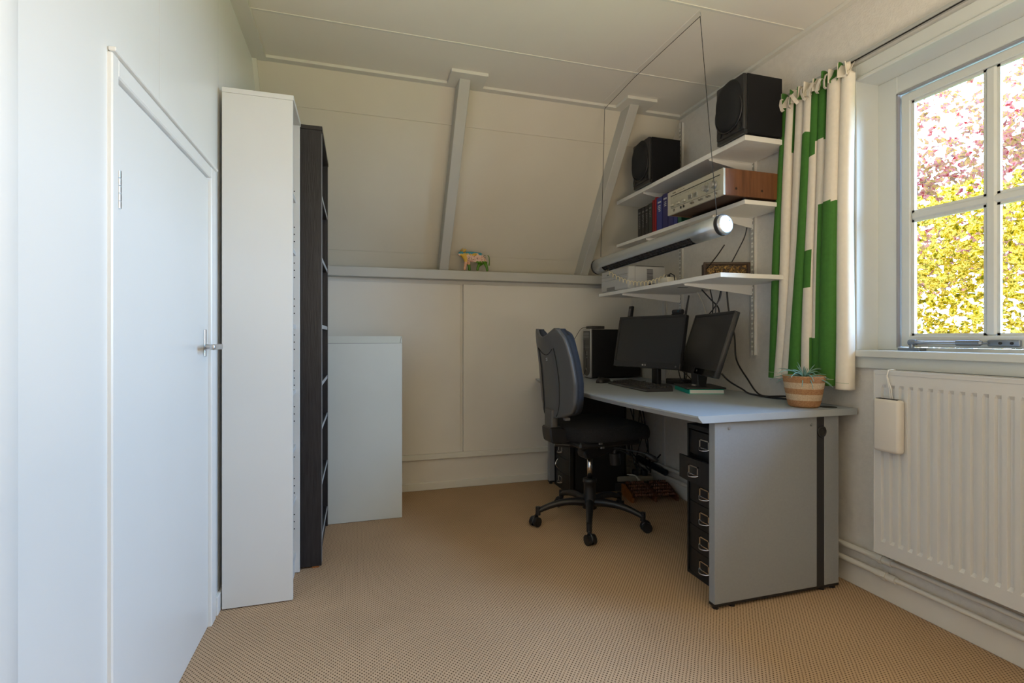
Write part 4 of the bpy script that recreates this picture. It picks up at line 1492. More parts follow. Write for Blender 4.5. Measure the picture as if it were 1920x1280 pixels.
cable('white cable on the wall below the printer', [(2.022, 3.04, 1.3285), (2.024, 3.03, 1.22), (2.022, 3.01, 1.10), (2.02, 3.00, 0.80)], 0.0045, m=CREAM)
cable('black cable loop between the first monitor\'s neck and the wall', [(1.80, 2.64, 0.90), (1.86, 2.60, 0.84), (1.92, 2.58, 0.775), (1.95, 2.62, 0.762), (1.97, 2.74, 0.768), (1.93, 2.68, 0.83), (1.88, 2.64, 0.88)], 0.003, n=50, group=G)
cable('second black cable loop under the first monitor\'s right end', [(1.83, 2.56, 0.90), (1.89, 2.53, 0.82), (1.93, 2.50, 0.762), (1.88, 2.56, 0.762), (1.85, 2.62, 0.80), (1.84, 2.64, 0.87)], 0.003, n=50, group=G)
tr_ = thing('cable_trunking', 'narrow white cable trunking on the wall below the low shelf', 'trunking', (2.03, 3.07, 1.0))
bx(2.022, XR, 3.060, 3.085, 0.0935, 1.329, bev=0.002).build('cover', WHITELAM, tr_)

# ------------------------------------------------------------------ potted air plant
pot = thing('potted_plant', 'spiky air plant in a tan and cream striped woven pot', 'plant', (1.842, 1.741, DT))
prof = [(0.0001, 0.0), (0.050, 0.0), (0.058, 0.005)]
zz_ = [i / 20 for i in range(21)]
pm = MB()
N = 44
rings = []
for i in range(0, 45):
    h = 0.005 + (0.133 - 0.005) * i / 44
    u = i / 44
    r = 0.058 + 0.024 * (u ** 0.75) + 0.0009 * sin(i * pi)
    rings.append((r + (0.0012 if i % 2 else 0), h))
for i, (r, h) in enumerate(rings[:-1]):
    m_i = 0 if int((i + 0.5) / 44 * 5) % 2 == 0 else 1
    pm.lathe([(r, h), rings[i + 1]], (0, 0, 0), N, m_i)
pm.lathe([(0.0001, 0.0), (0.052, 0.0), (0.058, 0.005)], (0, 0, 0), N, 0)
pm.lathe([rings[-1], (0.080, 0.1345), (0.077, 0.133), (0.074, 0.10)], (0, 0, 0), N, 0)
pm.build('woven_pot', [JUTE, JUTEP], pot, local=True, merge=True)
MB().lathe([(0.0001, 0.115), (0.075, 0.112)], (0, 0, 0), 24).build('soil', SOIL, pot, local=True)
r = random.Random(11)
for i in range(34):
    a = 2 * pi * (i * 0.381966) + r.uniform(-0.2, 0.2)
    ln = r.uniform(0.085, 0.135)
    el = radians(r.uniform(18, 62)) if i < 26 else radians(r.uniform(65, 88))
    if i >= 26:
        ln *= 0.6
    P = []
    cx_, cz_ = 0.004, 0.116
    n = 9
    dirr = el
    x, z = cx_, cz_
    dro = r.uniform(0.10, 0.22) if i < 26 else 0.05
    for k in range(n + 1):
        P.append((x * cos(a), x * sin(a), z))
        x += cos(dirr) * ln / n
        z += sin(dirr) * ln / n
        dirr -= dro
    MB().tube(P, [0.0042 * (1 - k / (n + 0.5)) ** 0.8 + 0.0004 for k in range(n + 1)], 5).build('leaf', AIRLEAF, pot, local=True)

# ------------------------------------------------------------------ office chair
ch = thing('office_chair', 'black swivel office chair with high grey-shelled backrest, five casters', 'chair', (1.265, 2.650, 0), radians(4))
CB = lambda m, n, mt, **k: m.build(n, mt, ch, local=True, **k)
for k in range(5):
    a = radians(-120 + 72 * k)
    ca, sa = cos(a), sin(a)
    lg_ = MB()
    path, rr = [], []
    for i in range(12):
        u = i / 11
        d = 0.030 + 0.272 * u
        z = 0.118 + 0.018 * sin(u * pi * 0.9) - 0.042 * u ** 1.6
        path.append((d * ca, d * sa, z))
        rr.append(0.0235 - 0.009 * u)
    lg_.tube(path, rr, 10)
    lg_.cyl((0.300 * ca, 0.300 * sa, 0.105), (0.300 * ca, 0.300 * sa, 0.060), 0.0145, 12)
    CB(lg_, 'base_leg', BLACKP)
    ca_ = MB()
    cx_, cy_ = 0.308 * ca, 0.308 * sa
    off = Vector((-sin(a + 0.6), cos(a + 0.6), 0))
    c0 = Vector((cx_, cy_, 0.0265)) + Vector((cos(a + 0.6), sin(a + 0.6), 0)) * 0.010
    for s1, s2 in ((-0.024, -0.005), (0.005, 0.024)):
        ca_.cyl(c0 + off * s1, c0 + off * s2, 0.0265, 20)
    o = CB(ca_, 'caster', BLACKP)
    hd2 = MB()
    hp_ = []
    for i in range(9):
        t = radians(-10 + 200 * i / 8)
        hp_.append(c0 + Vector((cos(a + 0.6), sin(a + 0.6), 0)) * cos(t) * -0.022 + Vector((0, 0, 1)) * sin(t) * 0.030)
    hd2.tube(hp_, 0.0075, 8)
    hd2.cyl((cx_, cy_, 0.050), (cx_, cy_, 0.066), 0.009, 10)
    CB(hd2, 'caster_hood', BLACKP)
CB(MB().lathe([(0.0001, 0.085), (0.040, 0.085), (0.042, 0.12), (0.036, 0.150), (0.033, 0.20), (0.034, 0.228), (0.039, 0.232), (0.039, 0.250), (0.030, 0.254), (0.0001, 0.254)], (0, 0, 0), 28), 'column_sleeve', BLACKP)
CB(MB().lathe([(0.0001, 0.25), (0.0145, 0.25), (0.0145, 0.38), (0.0001, 0.38)], (0, 0, 0), 20), 'gas_lift', CHROME)
# mechanism: long tapered housing under the seat
mc = MB()
mc.prism([(-0.062, 0.408), (-0.050, 0.370), (0.03, 0.374), (0.19, 0.425), (0.20, 0.458), (-0.02, 0.448)], 'y', -0.048, 0.048, bev=0.010)
mc.box(-0.13, 0.16, -0.11, 0.11, 0.452, 0.466, bev=0.003)
CB(mc, 'seat_mechanism', BLACKP)
CB(MB().tube([(0.12, -0.03, 0.425), (0.145, -0.12, 0.420), (0.160, -0.165, 0.405)], [0.006, 0.005, 0.005], 8), 'lever', BLACKP)
lv2 = MB().tube([(0.10, -0.10, 0.440), (0.20, -0.235, 0.428)], 0.0045, 8)
lv2.tube([(0.20, -0.235, 0.428), (0.215, -0.255, 0.418), (0.235, -0.275, 0.402), (0.25, -0.29, 0.392)], [0.005, 0.014, 0.017, 0.008], 10)
CB(lv2, 'paddle_lever', BLACKP)
CB(MB().cyl((0.145, -0.03, 0.39), (0.150, -0.03, 0.325), 0.030, 18).cyl((0.15, -0.03, 0.42), (0.145, -0.03, 0.385), 0.012, 12), 'tension_knob', BLACKP)
CB(MB().tube([(-0.06, -0.06, 0.458), (-0.17, -0.05, 0.462), (-0.235, -0.03, 0.470)], [0.010, 0.012, 0.014], 8).cyl((-0.02, -0.115, 0.452), (-0.02, -0.135, 0.452), 0.006, 10), 'back_arm', BLACKP)
for q in ((-0.055, -0.205, 0.494), (-0.02, -0.165, 0.462)):
    CB(MB().box(q[0] - 0.010, q[0] + 0.010, q[1] - 0.012, q[1], q[2] - 0.005, q[2] + 0.005, bev=0.001), 'bolt', STEEL)


def cushion(fn_r, z_mid, th, n=40, rings=10, crown=0.012, dip=None):
    """seat pad: outline fn_r(a) -> (x, y)"""
    mb = MB()
    vs, fs = [], []
    prof = []
    for j in range(rings + 1):
        t = -pi / 2 + pi * j / rings
        prof.append((1 - 0.13 * (1 - abs(cos(t)) ** 0.55), sin(t) * th / 2))
    prof = [(0.0, -th / 2), (0.45, -th / 2)] + prof + [(0.7, th / 2 + crown * 0.6), (0.4, th / 2 + crown), (0.0, th / 2 + crown)]
    for s_, dz in prof:
        for k in range(n):
            a = 2 * pi * k / n
            x, y_ = fn_r(a)
            X_, Y_ = x * max(s_, 0.001), y_ * max(s_, 0.001)
            z = z_mid + dz
            if dip:
                z += dip(X_, Y_)
            vs.append((X_ + 0.066, Y_, z))
    for j in range(len(prof) - 1):
        for k in range(n):
            fs.append((j * n + k, j * n + (k + 1) % n, (j + 1) * n + (k + 1) % n, (j + 1) * n + k))
    mb.add(vs, fs, 0, True)
    return mb


def seat_out(a):
    e = 2 / 2.9
    c_, s_ = cos(a), sin(a)
    x = math.copysign(abs(c_) ** e, c_) * 0.250
    y_ = math.copysign(abs(s_) ** e, s_) * (0.245 + 0.010 * c_)
    return x, y_


CB(cushion(seat_out, 0.534, 0.082, n=56, dip=lambda x, y_: -0.55 * max(0, x - 0.14) ** 1.2 + 0.03 * x + 0.12 * y_ * y_), 'seat', FABBLK)
CB(MB().box(-0.16, 0.22, -0.18, 0.18, 0.462, 0.496, bev=0.010), 'seat_pan', BLACKP)

# backrest: shell and cushion are sheets over (u across, v up)
BH0, BH1 = 0.615, 1.088


def back_w(v):
    # half width
    K = ((0.0, 0.150), (0.06, 0.185), (0.18, 0.212), (0.42, 0.228), (0.70, 0.212), (0.88, 0.196), (0.96, 0.182), (1.0, 0.160))
    for (a, wa), (b, wb_) in zip(K[:-1], K[1:]):
        if v <= b:
            t = (v - a) / (b - a)
            return (wa + (wb_ - wa) * t) * 0.96
    return K[-1][1] * 0.96


def back_pt(u, v, off):
    """off = distance forward of the shell's rear face"""
    hw_ = back_w(v)
    y_ = u * hw_
    z = BH0 + (BH1 - BH0) * v
    z += (0.048 * min(1, abs(u) * 1.3) ** 1.8 - 0.034 - 0.030 * max(0, abs(u) - 0.86) / 0.14) * max(0, (v - 0.70) / 0.30) ** 1.2
    if v < 0.12:
        z += 0.022 * abs(u) ** 3 * (0.12 - v) / 0.12
    rec = -0.255 - 0.055 * max(0, v - 0.12) + 0.030 * sin(pi * v) * 0.6       # lean and lumbar curve
    cur_ = 0.040 * abs(u) ** 2.4
    ridge = 0.0
    if abs(abs(u) - 0.44) < 0.07 and 0.02 < v < 0.80:
        ridge = 0.006 * (1 - abs(abs(u) - 0.44) / 0.07)
    return (rec + cur_ + off + ridge, y_, z)


def sheet(o0, o1, nu=44, nv=36, shrink=1.0, puff=0.0, v0=0.0, v1=1.0):
    mb = MB()
    vs, fs = [], []

    def P(u, v, o):
        vv = v0 + (v1 - v0) * v
        return back_pt(u * shrink, vv, o)
    W_ = nu + 1
    def edge(u, v):
        e = min(1 - abs(u), v * 1.4, (1 - v) * 1.4)
        return min(1, max(0, e) / 0.16) ** 0.5
    for j in range(nv + 1):
        for i in range(nu + 1):
            vs.append(P(-1 + 2 * i / nu, j / nv, o0))
    for j in range(nv + 1):
        for i in range(nu + 1):
            u, v = -1 + 2 * i / nu, j / nv
            vs.append(P(u, v, o1 + puff * edge(u, v)))
    off_ = W_ * (nv + 1)
    for j in range(nv):
        for i in range(nu):
            a = j * W_ + i
            fs.append((a, a + 1, a + W_ + 1, a + W_))
            fs.append((off_ + a, off_ + a + W_, off_ + a + W_ + 1, off_ + a + 1))
    for i in range(nu):
        fs.append((i, off_ + i, off_ + i + 1, i + 1))
        a = nv * W_ + i
        fs.append((a, a + 1, off_ + a + 1, off_ + a))
    for j in range(nv):
        a = j * W_
        fs.append((a, a + W_, off_ + a + W_, off_ + a))
        a = j * W_ + nu
        fs.append((a, off_ + a, off_ + a + W_, a + W_))
    mb.add(vs, fs, 0, True)
    return mb


CB(sheet(0.0, 0.020), 'backrest_shell', SHELLG)
CB(sheet(0.021, 0.052, shrink=0.995, v0=0.01, v1=0.995), 'backrest_border', mat('navy_side_fabric', (0.022, 0.028, 0.042), 0.9, bump=0.3, bscale=400))
CB(sheet(0.050, 0.054, shrink=0.965, puff=0.034, v0=0.015, v1=0.985), 'backrest_cushion', FABRIC)
# raised outline on the shell's back and two slots near its foot
rl = MB()
arc = [back_pt(-0.42 + 0.84 * i / 14, 0.80 - 0.075 * sin(pi * i / 14), -0.0005) for i in range(15)]
rl.tube(arc, 0.0022, 6)
CB(rl, 'shell_groove', DARK)
gr = MB()
for sgn in (-1,):
    gr.tube([back_pt(sgn * (0.50 - 0.02 * (1 - i / 20)), 0.02 + 0.79 * i / 20, -0.0005) for i in range(21)], 0.0032, 6)
gr.tube([back_pt(0.50, 0.02 + 0.79 * i / 20, -0.0005) for i in range(21)], 0.0032, 6)
CB(gr, 'shell_groove', DARK)
sl_ = MB()
for v_ in (0.075, 0.035):
    sl_.tube([back_pt(-0.22 + 0.44 * i / 8, v_ - 0.008 * sin(pi * i / 8), -0.0008) for i in range(9)], 0.0018, 6)
CB(sl_, 'shell_rib', EDGEBAND)
em = MB()
for a, b, c_, d_ in ((0.03, 0.05, 0.655, 0.70), (-0.03, 0.03, 0.655, 0.662), (-0.03, 0.02, 0.675, 0.682)):
    q = back_pt((a + b) / 2, (c_ + d_) / 2, 0)
    em.box(q[0] - 0.0016, q[0] + 0.001, -(b) * 0.22, -(a) * 0.22, BH0 + (BH1 - BH0) * c_, BH0 + (BH1 - BH0) * d_)
CB(em, 'emblem', EDGEBAND)
# upright carrying the backrest
ub = MB()
ub.box(-0.262, -0.222, -0.048, 0.048, 0.500, 0.660, bev=0.008, seg=2)
CB(ub, 'back_upright', mat('chair_grey_plastic', (0.075, 0.072, 0.070), 0.45))
us = MB()
us.prism([(-0.275, 0.565), (-0.205, 0.565), (-0.180, 0.548), (-0.06, 0.520), (-0.06, 0.480), (-0.20, 0.470), (-0.262, 0.478), (-0.272, 0.52)], 'y', -0.057, 0.057, bev=0.008)
CB(us, 'back_bracket', BLACKP)
CB(MB().box(-0.20, -0.17, -0.09, -0.062, 0.603, 0.618, bev=0.002), 'adjust_tab', mat('mid_grey', (0.2, 0.2, 0.21), 0.5))

# ------------------------------------------------------------------ bookcases
wb = thing('white_bookcase', 'tall narrow white bookcase beside the door, side panel towards the room', 'bookcase', (-0.37, 2.34, 0))
WX0, WX1, WY0_, WY1_, WH = -0.500, -0.247, 2.207, 2.477, 2.020
bx(WX0, WX1, WY0_, WY0_ + 0.018, 0.004, WH - 0.020, bev=0.001).build('side_panel', WHITELAM, wb)
bx(WX0, WX1, WY1_ - 0.018, WY1_, 0.004, WH - 0.020, bev=0.001).build('side_panel', WHITELAM, wb)
bx(WX0, WX1 + 0.003, WY0_ - 0.0005, WY1_ + 0.0005, WH - 0.0195, WH, bev=0.001).build('top_panel', WHITELAM, wb)
bx(WX0 + 0.004, WX0 + 0.008, WY0_ + 0.018, WY1_ - 0.018, 0.01, WH - 0.02).build('back_panel', WHITELAM, wb)
for z in (0.085, 0.34, 0.567, 0.815, 1.100, 1.425, 1.660):
    bx(WX0 + 0.01, WX1 - 0.015, WY0_ + 0.0185, WY1_ - 0.0185, z - 0.009, z + 0.009, bev=0.0005).build('shelf_board', WHITELAM, wb)
bx(WX1 - 0.035, WX1 - 0.020, WY0_ + 0.018, WY1_ - 0.018, 0.0, 0.075).build('plinth', WHITELAM, wb)
ph_ = MB()
z = 0.20
k = 0
while z < 1.8:
    if min(abs(z - s_) for s_ in (0.34, 0.567, 0.815, 1.10, 1.425, 1.66)) > 0.02 and k % 5 < 3:
        ph_.cyl((WX1 - 0.022, WY1_ - 0.0186, z), (WX1 - 0.022, WY1_ - 0.0176, z), 0.0028, 8)
    z += 0.032
    k += 1
ph_.build('pin_hole', DARK, wb, kind='stuff')

bb = thing('black_bookcase', 'tall black-brown bookcase between the white one and low cabinet', 'bookcase', (-0.3, 2.78, 0))
BX0, BX1, BY0, BY1 = -0.480, -0.157, 2.492, 3.020
bx(BX0, BX1, BY0, BY0 + 0.019, 0.008, 2.000, bev=0.001).build('side_panel', BLACKWOOD, bb)
bx(BX0, BX1, BY1 - 0.019, BY1, 0.008, 2.000, bev=0.001).build('side_panel', BLACKWOOD, bb)
bx(BX0, BX1 + 0.003, BY0 - 0.0005, BY1 + 0.0005, 2.001, 2.020, bev=0.001).build('top_panel', BLACKWOOD, bb)
bx(BX0 + 0.004, BX0 + 0.009, BY0 + 0.019, BY1 - 0.019, 0.01, 2.0).build('back_panel', BLACKWOOD, bb)
bx(BX1 - 0.0005, BX1 + 0.0015, BY0 + 0.012, BY0 + 0.019, 0.02, 1.990).build('front_edge', EDGEBAND, bb)
for z in (0.110, 0.366, 0.628, 0.835, 1.103, 1.420, 1.712):
    s_ = bx(BX0 + 0.01, BX1 - 0.004, BY0 + 0.0195, BY1 - 0.0195, z - 0.009, z + 0.009).build('shelf_board', BLACKWOOD, bb)
    bx(BX1 - 0.0042, BX1 - 0.002, BY0 + 0.0195, BY1 - 0.0195, z - 0.009, z + 0.009).build('pale_edge', EDGEBAND, s_)
bx(BX1 - 0.030, BX1 - 0.012, BY0 + 0.019, BY1 - 0.019, 0.0, 0.075).build('plinth', BLACKWOOD, bb)
bx(BX1 - 0.040, BX1 - 0.010, BY0 + 0.002, BY0 + 0.016, 0.0, 0.0078).build('foot_wedge', ORANGEWOOD, bb)

# low cabinet in the corner
lc = thing('low_cabinet', 'low pale grey-green cabinet in front of the knee wall', 'cabinet', (-0.1, 3.25, 0))
LX0, LX1, LY0, LY1, LZ = -0.490, 0.250, 3.040, 3.460, 1.018
bx(LX0, LX1, LY0, LY0 + 0.018, 0.002, LZ, bev=0.001).build('front_panel', CABGREY, lc)
bx(LX1 - 0.018, LX1 - 0.0005, LY0 + 0.018, LY1, 0.002, LZ, bev=0.001).build('side_panel', CABGREY, lc)
bx(LX0, LX0 + 0.018, LY0 + 0.018, LY1, 0.002, LZ, bev=0.001).build('side_panel', CABGREY, lc)
bx(LX0 + 0.018, LX1 - 0.018, LY1 - 0.01, LY1, 0.002, LZ).build('back_panel', CABGREY, lc)
lid = MB()
# lid with sloped, mitred front and end faces
a0, a1, b0, b1 = LX0, LX1, LY0, LY1
z0, z1 = LZ + 0.002, LZ + 0.042
vs = [(a0, b0, z0), (a1, b0, z0), (a1, b1, z0), (a0, b1, z0), (a0, b0 + 0.004, z1), (a1 + 0.003, b0 + 0.034, z1), (a1 + 0.003, b1, z1), (a0, b1, z1)]
vs[4] = (a0, b0 + 0.034, z1)
lid.add(vs, [(0, 1, 2, 3), (4, 5, 6, 7), (0, 1, 5, 4), (1, 2, 6, 5), (2, 3, 7, 6), (3, 0, 4, 7)])
lid.build('lid', CABGREY, lc)
MB().tube([(a1 - 0.012, b0 - 0.0004, z0 + 0.0005), (a1 + 0.0005, b0 + 0.030, z1 - 0.001)], 0.0009, 4).build('mitre_line', mat('seam_grey', (0.25, 0.26, 0.25), 0.6), lc)
bx(LX0 + 0.002, LX1 - 0.002, LY0 + 0.001, LY0 + 0.01, LZ - 0.0005, LZ + 0.0025).build('lid_gap', mat('seam_grey', (0.25, 0.26, 0.25), 0.6), lc)

# ------------------------------------------------------------------ painted cow figurine on the ledge
cow = thing('cow_figurine', 'small brightly painted cow figurine standing on the ledge', 'figurine', (0.772, 3.489, 1.512))


def skin(verts, edges, radii, name, m, par, sub=2, squash=None):
    me = bpy.data.meshes.new(name)
    me.from_pydata(verts, edges, [])
    o = bpy.data.objects.new(name, me)
    COL.objects.link(o)
    mo_ = o.modifiers.new('s', 'SKIN')
    sk = me.skin_vertices[0].data
    for i, rr in enumerate(radii):
        sk[i].radius = rr if isinstance(rr, tuple) else (rr, rr)
        sk[i].use_root = (i == 0)
    ms_ = o.modifiers.new('d', 'SUBSURF')
    ms_.levels = ms_.render_levels = sub
    dg = bpy.context.evaluated_depsgraph_get()
    ne = bpy.data.meshes.new_from_object(o.evaluated_get(dg))
    bpy.data.objects.remove(o)
    for mm in (m if isinstance(m, list) else [m]):
        ne.materials.append(mm)
    for p in ne.polygons:
        p.use_smooth = True
    o2 = bpy.data.objects.new(name, ne)
    COL.objects.link(o2)
    o2.parent = par
    return o2


SALM = mat('cow_salmon', (0.72, 0.32, 0.16), 0.4, col2=(0.78, 0.48, 0.32), vscale=60)
PINKC = mat('cow_pink', (0.72, 0.40, 0.30), 0.4, col2=(0.80, 0.62, 0.48), vscale=90)
BLUC = mat('cow_blue', (0.02, 0.24, 0.42), 0.4, col2=(0.05, 0.34, 0.42), vscale=80)
YELC = mat('cow_yellow', (0.68, 0.42, 0.04), 0.4)
GRNC = mat('cow_green', (0.10, 0.26, 0.01), 0.4, col2=(0.06, 0.18, 0.01), vscale=50)
V = [(0.085, 0, 0.100), (0.045, 0, 0.103), (0.0, 0, 0.102), (-0.045, 0, 0.104), (-0.072, 0, 0.116), (-0.088, 0, 0.122), (-0.104, 0, 0.108),
     (-0.050, -0.013, 0.060), (-0.058, -0.014, 0.030), (-0.062, -0.014, 0.004),
     (-0.030, 0.013, 0.060), (-0.024, 0.014, 0.030), (-0.022, 0.014, 0.004),
     (0.055, -0.013, 0.062), (0.034, -0.014, 0.034), (0.030, -0.014, 0.004),
     (0.090, 0.013, 0.062), (0.102, 0.014, 0.034), (0.106, 0.014, 0.004)]
E_ = [(0, 1), (1, 2), (2, 3), (3, 4), (4, 5), (5, 6), (3, 7), (7, 8), (8, 9), (3, 10), (10, 11), (11, 12), (1, 13), (13, 14), (14, 15), (0, 16), (16, 17), (17, 18)]
Rr = [(0.024, 0.034), (0.024, 0.038), (0.024, 0.040), (0.024, 0.038), 0.021, 0.019, 0.014, 0.013, 0.009, 0.009, 0.013, 0.010, 0.010, 0.015, 0.010, 0.009, 0.015, 0.010, 0.009]
Rr = [(min(q[0], 0.022), q[1]) if isinstance(q, tuple) else q for q in Rr]
cb = skin([(x, y_ * 0.8, z * 1.0) for x, y_, z in V], E_, Rr, 'body', [SALM, PINKC, BLUC, YELC, GRNC], cow)
for v_ in cb.data.vertices:
    v_.co.y = max(-0.021, min(0.021, v_.co.y * 0.8))
    v_.co.z = max(0.0, v_.co.z)
for p in cb.data.polygons:
    x, y_, z = p.center
    if z < 0.048 and x > -0.045 or (z < 0.072 and x > 0.005):
        p.material_index = 4
    elif z < 0.062:
        p.material_index = 0
    elif x < -0.092:
        p.material_index = 1 if z < 0.118 else 2
    elif z > 0.134 and x > -0.06:
        p.material_index = 0
    elif z > 0.119 + 0.004 * sin(x * 90):
        p.material_index = 2
    elif z > 0.112 and x < 0.02:
        p.material_index = 3
    elif x < -0.045:
        p.material_index = 3
    else:
        p.material_index = 1
for yy in (-0.012, 0.012):
    MB().tube([(-0.082, yy, 0.138), (-0.080, yy * 1.8, 0.146), (-0.070, yy * 1.6, 0.158)], [0.004, 0.003, 0.001], 6).build('horn', YELC, cow, local=True)
MB().tube([(-0.072, -0.012, 0.130), (-0.062, -0.017, 0.140), (-0.052, -0.018, 0.150)], [0.004, 0.010, 0.003], 8).build('ear', YELC, cow, local=True)
MB().tube([(0.107, 0, 0.118), (0.116, 0.0, 0.105), (0.118, 0.0, 0.070), (0.116, 0, 0.045)], [0.003, 0.003, 0.003, 0.005], 6).build('tail', GRNC, cow, local=True)
co = MB()
for k in range(13):
    a = 2 * pi * k / 12
r_ = random.Random(4)
for i in range(26):
    x = r_.uniform(-0.04, 0.09)
    z = r_.uniform(0.075, 0.112)
    co.box(x, x + r_.uniform(0.002, 0.008), -0.0222, -0.020, z, z + r_.uniform(0.0015, 0.004))
co.build('painted_strokes', mat('cow_dark_paint', (0.10, 0.06, 0.05), 0.5), cow, local=True, kind='stuff')

# ------------------------------------------------------------------ wooden foot roller and cables under the desk
fx = thing('foot_roller', 'brown wooden foot massage roller on the floor under desk', 'foot massager', (1.83, 2.93, 0), radians(-9))
# local: x along the length, y depth; slanting top
side = [(-0.080, 0.0), (0.115, 0.0), (0.115, 0.072), (0.085, 0.078), (-0.080, 0.034)]
for x0, m_ in ((-0.155, ORANGEWOOD), (0.0, REDWOOD), (0.145, REDWOOD)):
    MB().prism(side, 'x', x0, x0 + 0.018, bev=0.003).build('side_board', m_, fx, local=True)
for j in range(5):
    yy = -0.058 + j * 0.036
    zz = 0.043 + j * 0.0095
    for xa in (-0.135, 0.020):
        ro = MB()
        n = 8
        L_ = 0.123
        pth, rad_l = [], []
        for i in range(n * 4 + 1):
            pth.append((xa + L_ * i / (n * 4), yy, zz))
            rad_l.append(0.0105 + 0.0035 * cos(2 * pi * i / 4))
        ro.tube(pth, rad_l, 10)
        ro.build('roller', REDWOOD, fx, local=True)
ps = thing('power_strip', 'cream power strip with plugs on the floor behind the wooden roller', 'power strip', (1.83, 3.14, 0), radians(-14))
MB().box(-0.15, 0.13, -0.028, 0.028, 0.060, 0.098, bev=0.006, seg=2).build('housing', mat('dark_beige', (0.28, 0.25, 0.18), 0.6), ps, local=True)  # cream housing in one even, darker beige
MB().box(-0.14, 0.12, -0.05, 0.05, 0.0, 0.0595, bev=0.004).build('stand_box', SOFTBLACK, ps, local=True)
for i, x in enumerate((-0.105, -0.045, 0.015, 0.075)):
    if i == 1:
        MB().cyl((x, 0, 0.098), (x, 0, 0.0995), 0.019, 16).build('socket', DARK, ps, local=True)
    else:
        MB().box(x - 0.02, x + 0.02, -0.022, 0.022, 0.098, 0.135, bev=0.006, seg=2).build('plug', BLACKP, ps, local=True)
r = random.Random(21)
for i in range(7):
    x0 = 1.815 + 0.024 * i
    y0 = 3.02 + r.uniform(0, 0.10)
    cable('black power cable tangled under the desk behind the wooden roller', [(x0, y0 + 0.02, 0.13), (min(1.98, x0 + r.uniform(-0.03, 0.05)), y0 + 0.07, 0.20 + r.uniform(-0.03, 0.04)), (min(1.98, x0 + r.uniform(-0.02, 0.06)), 3.20, 0.30 + r.uniform(-0.05, 0.08)), (min(1.98, x0 + r.uniform(-0.02, 0.1)), 3.24, 0.45), (min(1.98, x0 + r.uniform(-0.02, 0.1)), 3.26, 0.66)], 0.0035, group='tangled cables under the desk')
cable('white power cable curling over the power strip', [(1.80, 3.05, 0.11), (1.83, 3.04, 0.08), (1.82, 3.03, 0.05), (1.80, 3.05, 0.115), (1.76, 3.10, 0.12)], 0.0045, m=CREAM, n=30)
tv = thing('black_adapter', 'dark tube-shaped adapter lying on the heating pipes under the desk', 'adapter', (1.96, 2.75, 0.2))
MB().cyl((1.965, 3.30, 0.172), (1.968, 2.96, 0.150), 0.021, 20).build('tube', mat('dark_navy_plastic', (0.012, 0.018, 0.028), 0.4), tv)
MB().tube([(1.962, 3.12, 0.18), (1.958, 3.06, 0.215), (1.953, 3.00, 0.262)], 0.005, 8).build('lead', BLACKP, tv)
kp = MB().box(2.026, XR, 2.62, 3.42, 0.33, 0.70)

# ------------------------------------------------------------------ outside: garden seen through the window
gd = struct('ground', bx(2.6, 40, -25, 30, -3.0, -2.9), mat('lawn_green', (0.10, 0.17, 0.04), 0.95, var=0.4, vscale=2))
YL = leaf_mat('autumn_yellow_leaves', [(0.0, (0.06, 0.042, 0.002)), (0.42, (0.22, 0.115, 0.003)), (0.50, (0.60, 0.32, 0.05)), (0.56, (0.075, 0.070, 0.004)), (0.62, (0.24, 0.085, 0.01))], 14)
RL = leaf_mat('autumn_red_leaves', [(0.0, (0.16, 0.012, 0.009)), (0.42, (0.26, 0.09, 0.075)), (0.50, (0.22, 0.12, 0.02)), (0.57, (0.09, 0.035, 0.05)), (0.63, (0.32, 0.13, 0.06))], 14)
BARK = mat('bark', (0.16, 0.11, 0.08), 0.9, var=0.3, vscale=20)


def leaves(name, n, m, par, box, dens, size, seed):
    r = random.Random(seed)
    mb = MB()
    x0, x1, y0, y1, z0, z1 = box
    k = 0
    while k < n:
        p = Vector((r.uniform(x0, x1), r.uniform(y0, y1), r.uniform(z0, z1)))
        if r.random() > dens(p):
            continue
        k += 1
        s_ = size * r.uniform(0.6, 1.25)
        ax_ = Vector((r.uniform(-1, 1), r.uniform(-1, 1), r.uniform(-0.8, 0.8))).normalized()
        b_ = ax_.orthogonal().normalized()
        b_.rotate(Matrix.Rotation(r.uniform(0, 6.28), 3, ax_))
        c_ = ax_.cross(b_) * 0.18
        a_ = ax_
        mb.add([p, p + a_ * s_ * 0.5 + b_ * s_ * 0.34 + c_ * s_, p + a_ * s_, p + a_ * s_ * 0.5 - b_ * s_ * 0.34 + c_ * s_], [(0, 1, 2), (0, 2, 3)])
    return mb.build(name, m, par, kind='stuff', fix=False)


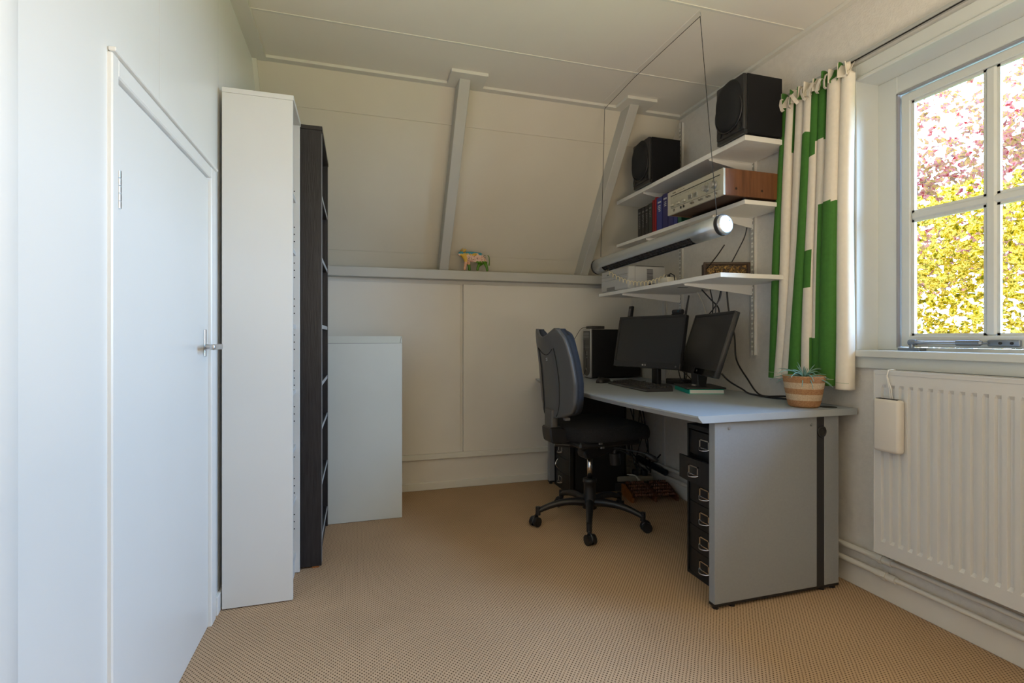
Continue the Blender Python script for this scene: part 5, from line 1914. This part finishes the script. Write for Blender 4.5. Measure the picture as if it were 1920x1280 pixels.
def twigs(par, root, n, spread, top, seed):
    r = random.Random(seed)
    for i in range(n):
        p = Vector(root)
        d = Vector((r.uniform(-0.05, 0.05), r.uniform(-0.6, 0.6), 1)).normalized()
        P = [p.copy()]
        L_ = (top - root[2]) * r.uniform(0.7, 1.0)
        for k in range(10):
            d = (d + Vector((r.uniform(-0.10, 0.10), r.uniform(-0.3, 0.3), r.uniform(-0.05, 0.12))) * spread).normalized()
            p = p + d * L_ / 10
            P.append(p.copy())
        MB().tube(P, [0.030 * (1 - k / 10.5) + 0.003 for k in range(11)], 6).build('branch', BARK, par)
        for q in range(7):
            k = r.randint(3, 9)
            s_ = P[k].copy()
            dd = Vector((r.uniform(-0.6, 0.6), r.uniform(-1, 1), r.uniform(0.0, 0.8))).normalized()
            Q = [s_.copy()]
            for j in range(5):
                dd = (dd + Vector((r.uniform(-.3, .3), r.uniform(-.3, .3), r.uniform(-.3, .2)))).normalized()
                s_ = s_ + dd * 0.12
                Q.append(s_.copy())
            MB().tube(Q, [0.007 - 0.0012 * j for j in range(6)], 5).build('twig', BARK, par)


ysb = thing('yellow_shrub', 'bushy yellow-leaved shrub filling the lower window panes outside', 'shrub', (4.2, 2.2, -2.9))


def dy(p):
    c = 1.95 + 0.16 * sin(p.y * 3.1) + 0.1 * sin(p.x * 5 + p.y * 2)
    if p.z > c:
        return 0.0
    return 0.45 + 0.55 * (0.5 + 0.5 * sin(p.y * 7 + p.z * 9) * sin(p.z * 6 - p.y * 3))


leaves('foliage', 10500, YL, ysb, (3.7, 4.8, 1.6, 4.2, 0.1, 2.2), dy, 0.066, 5)
twigs(ysb, (4.2, 2.3, -2.9), 7, 0.9, 1.9, 8)
rt = thing('red_leaved_tree', 'loose tree with red and purple leaves outside the upper panes', 'tree', (5.8, 3.6, -2.9))


def dr_(p):
    g = 0.5 + 0.5 * sin(p.y * 4.3 + p.z * 3.1 + 1) * sin(p.z * 4.1 - p.y * 2.3)
    return (0.16 + 0.84 * g ** 1.5) * (0.35 if p.z > 3.0 else 1.0)


leaves('foliage', 7500, RL, rt, (5.3, 6.4, 2.2, 5.6, 1.55, 4.6), dr_, 0.085, 6)
twigs(rt, (5.8, 3.6, -2.9), 8, 1.0, 3.6, 17)
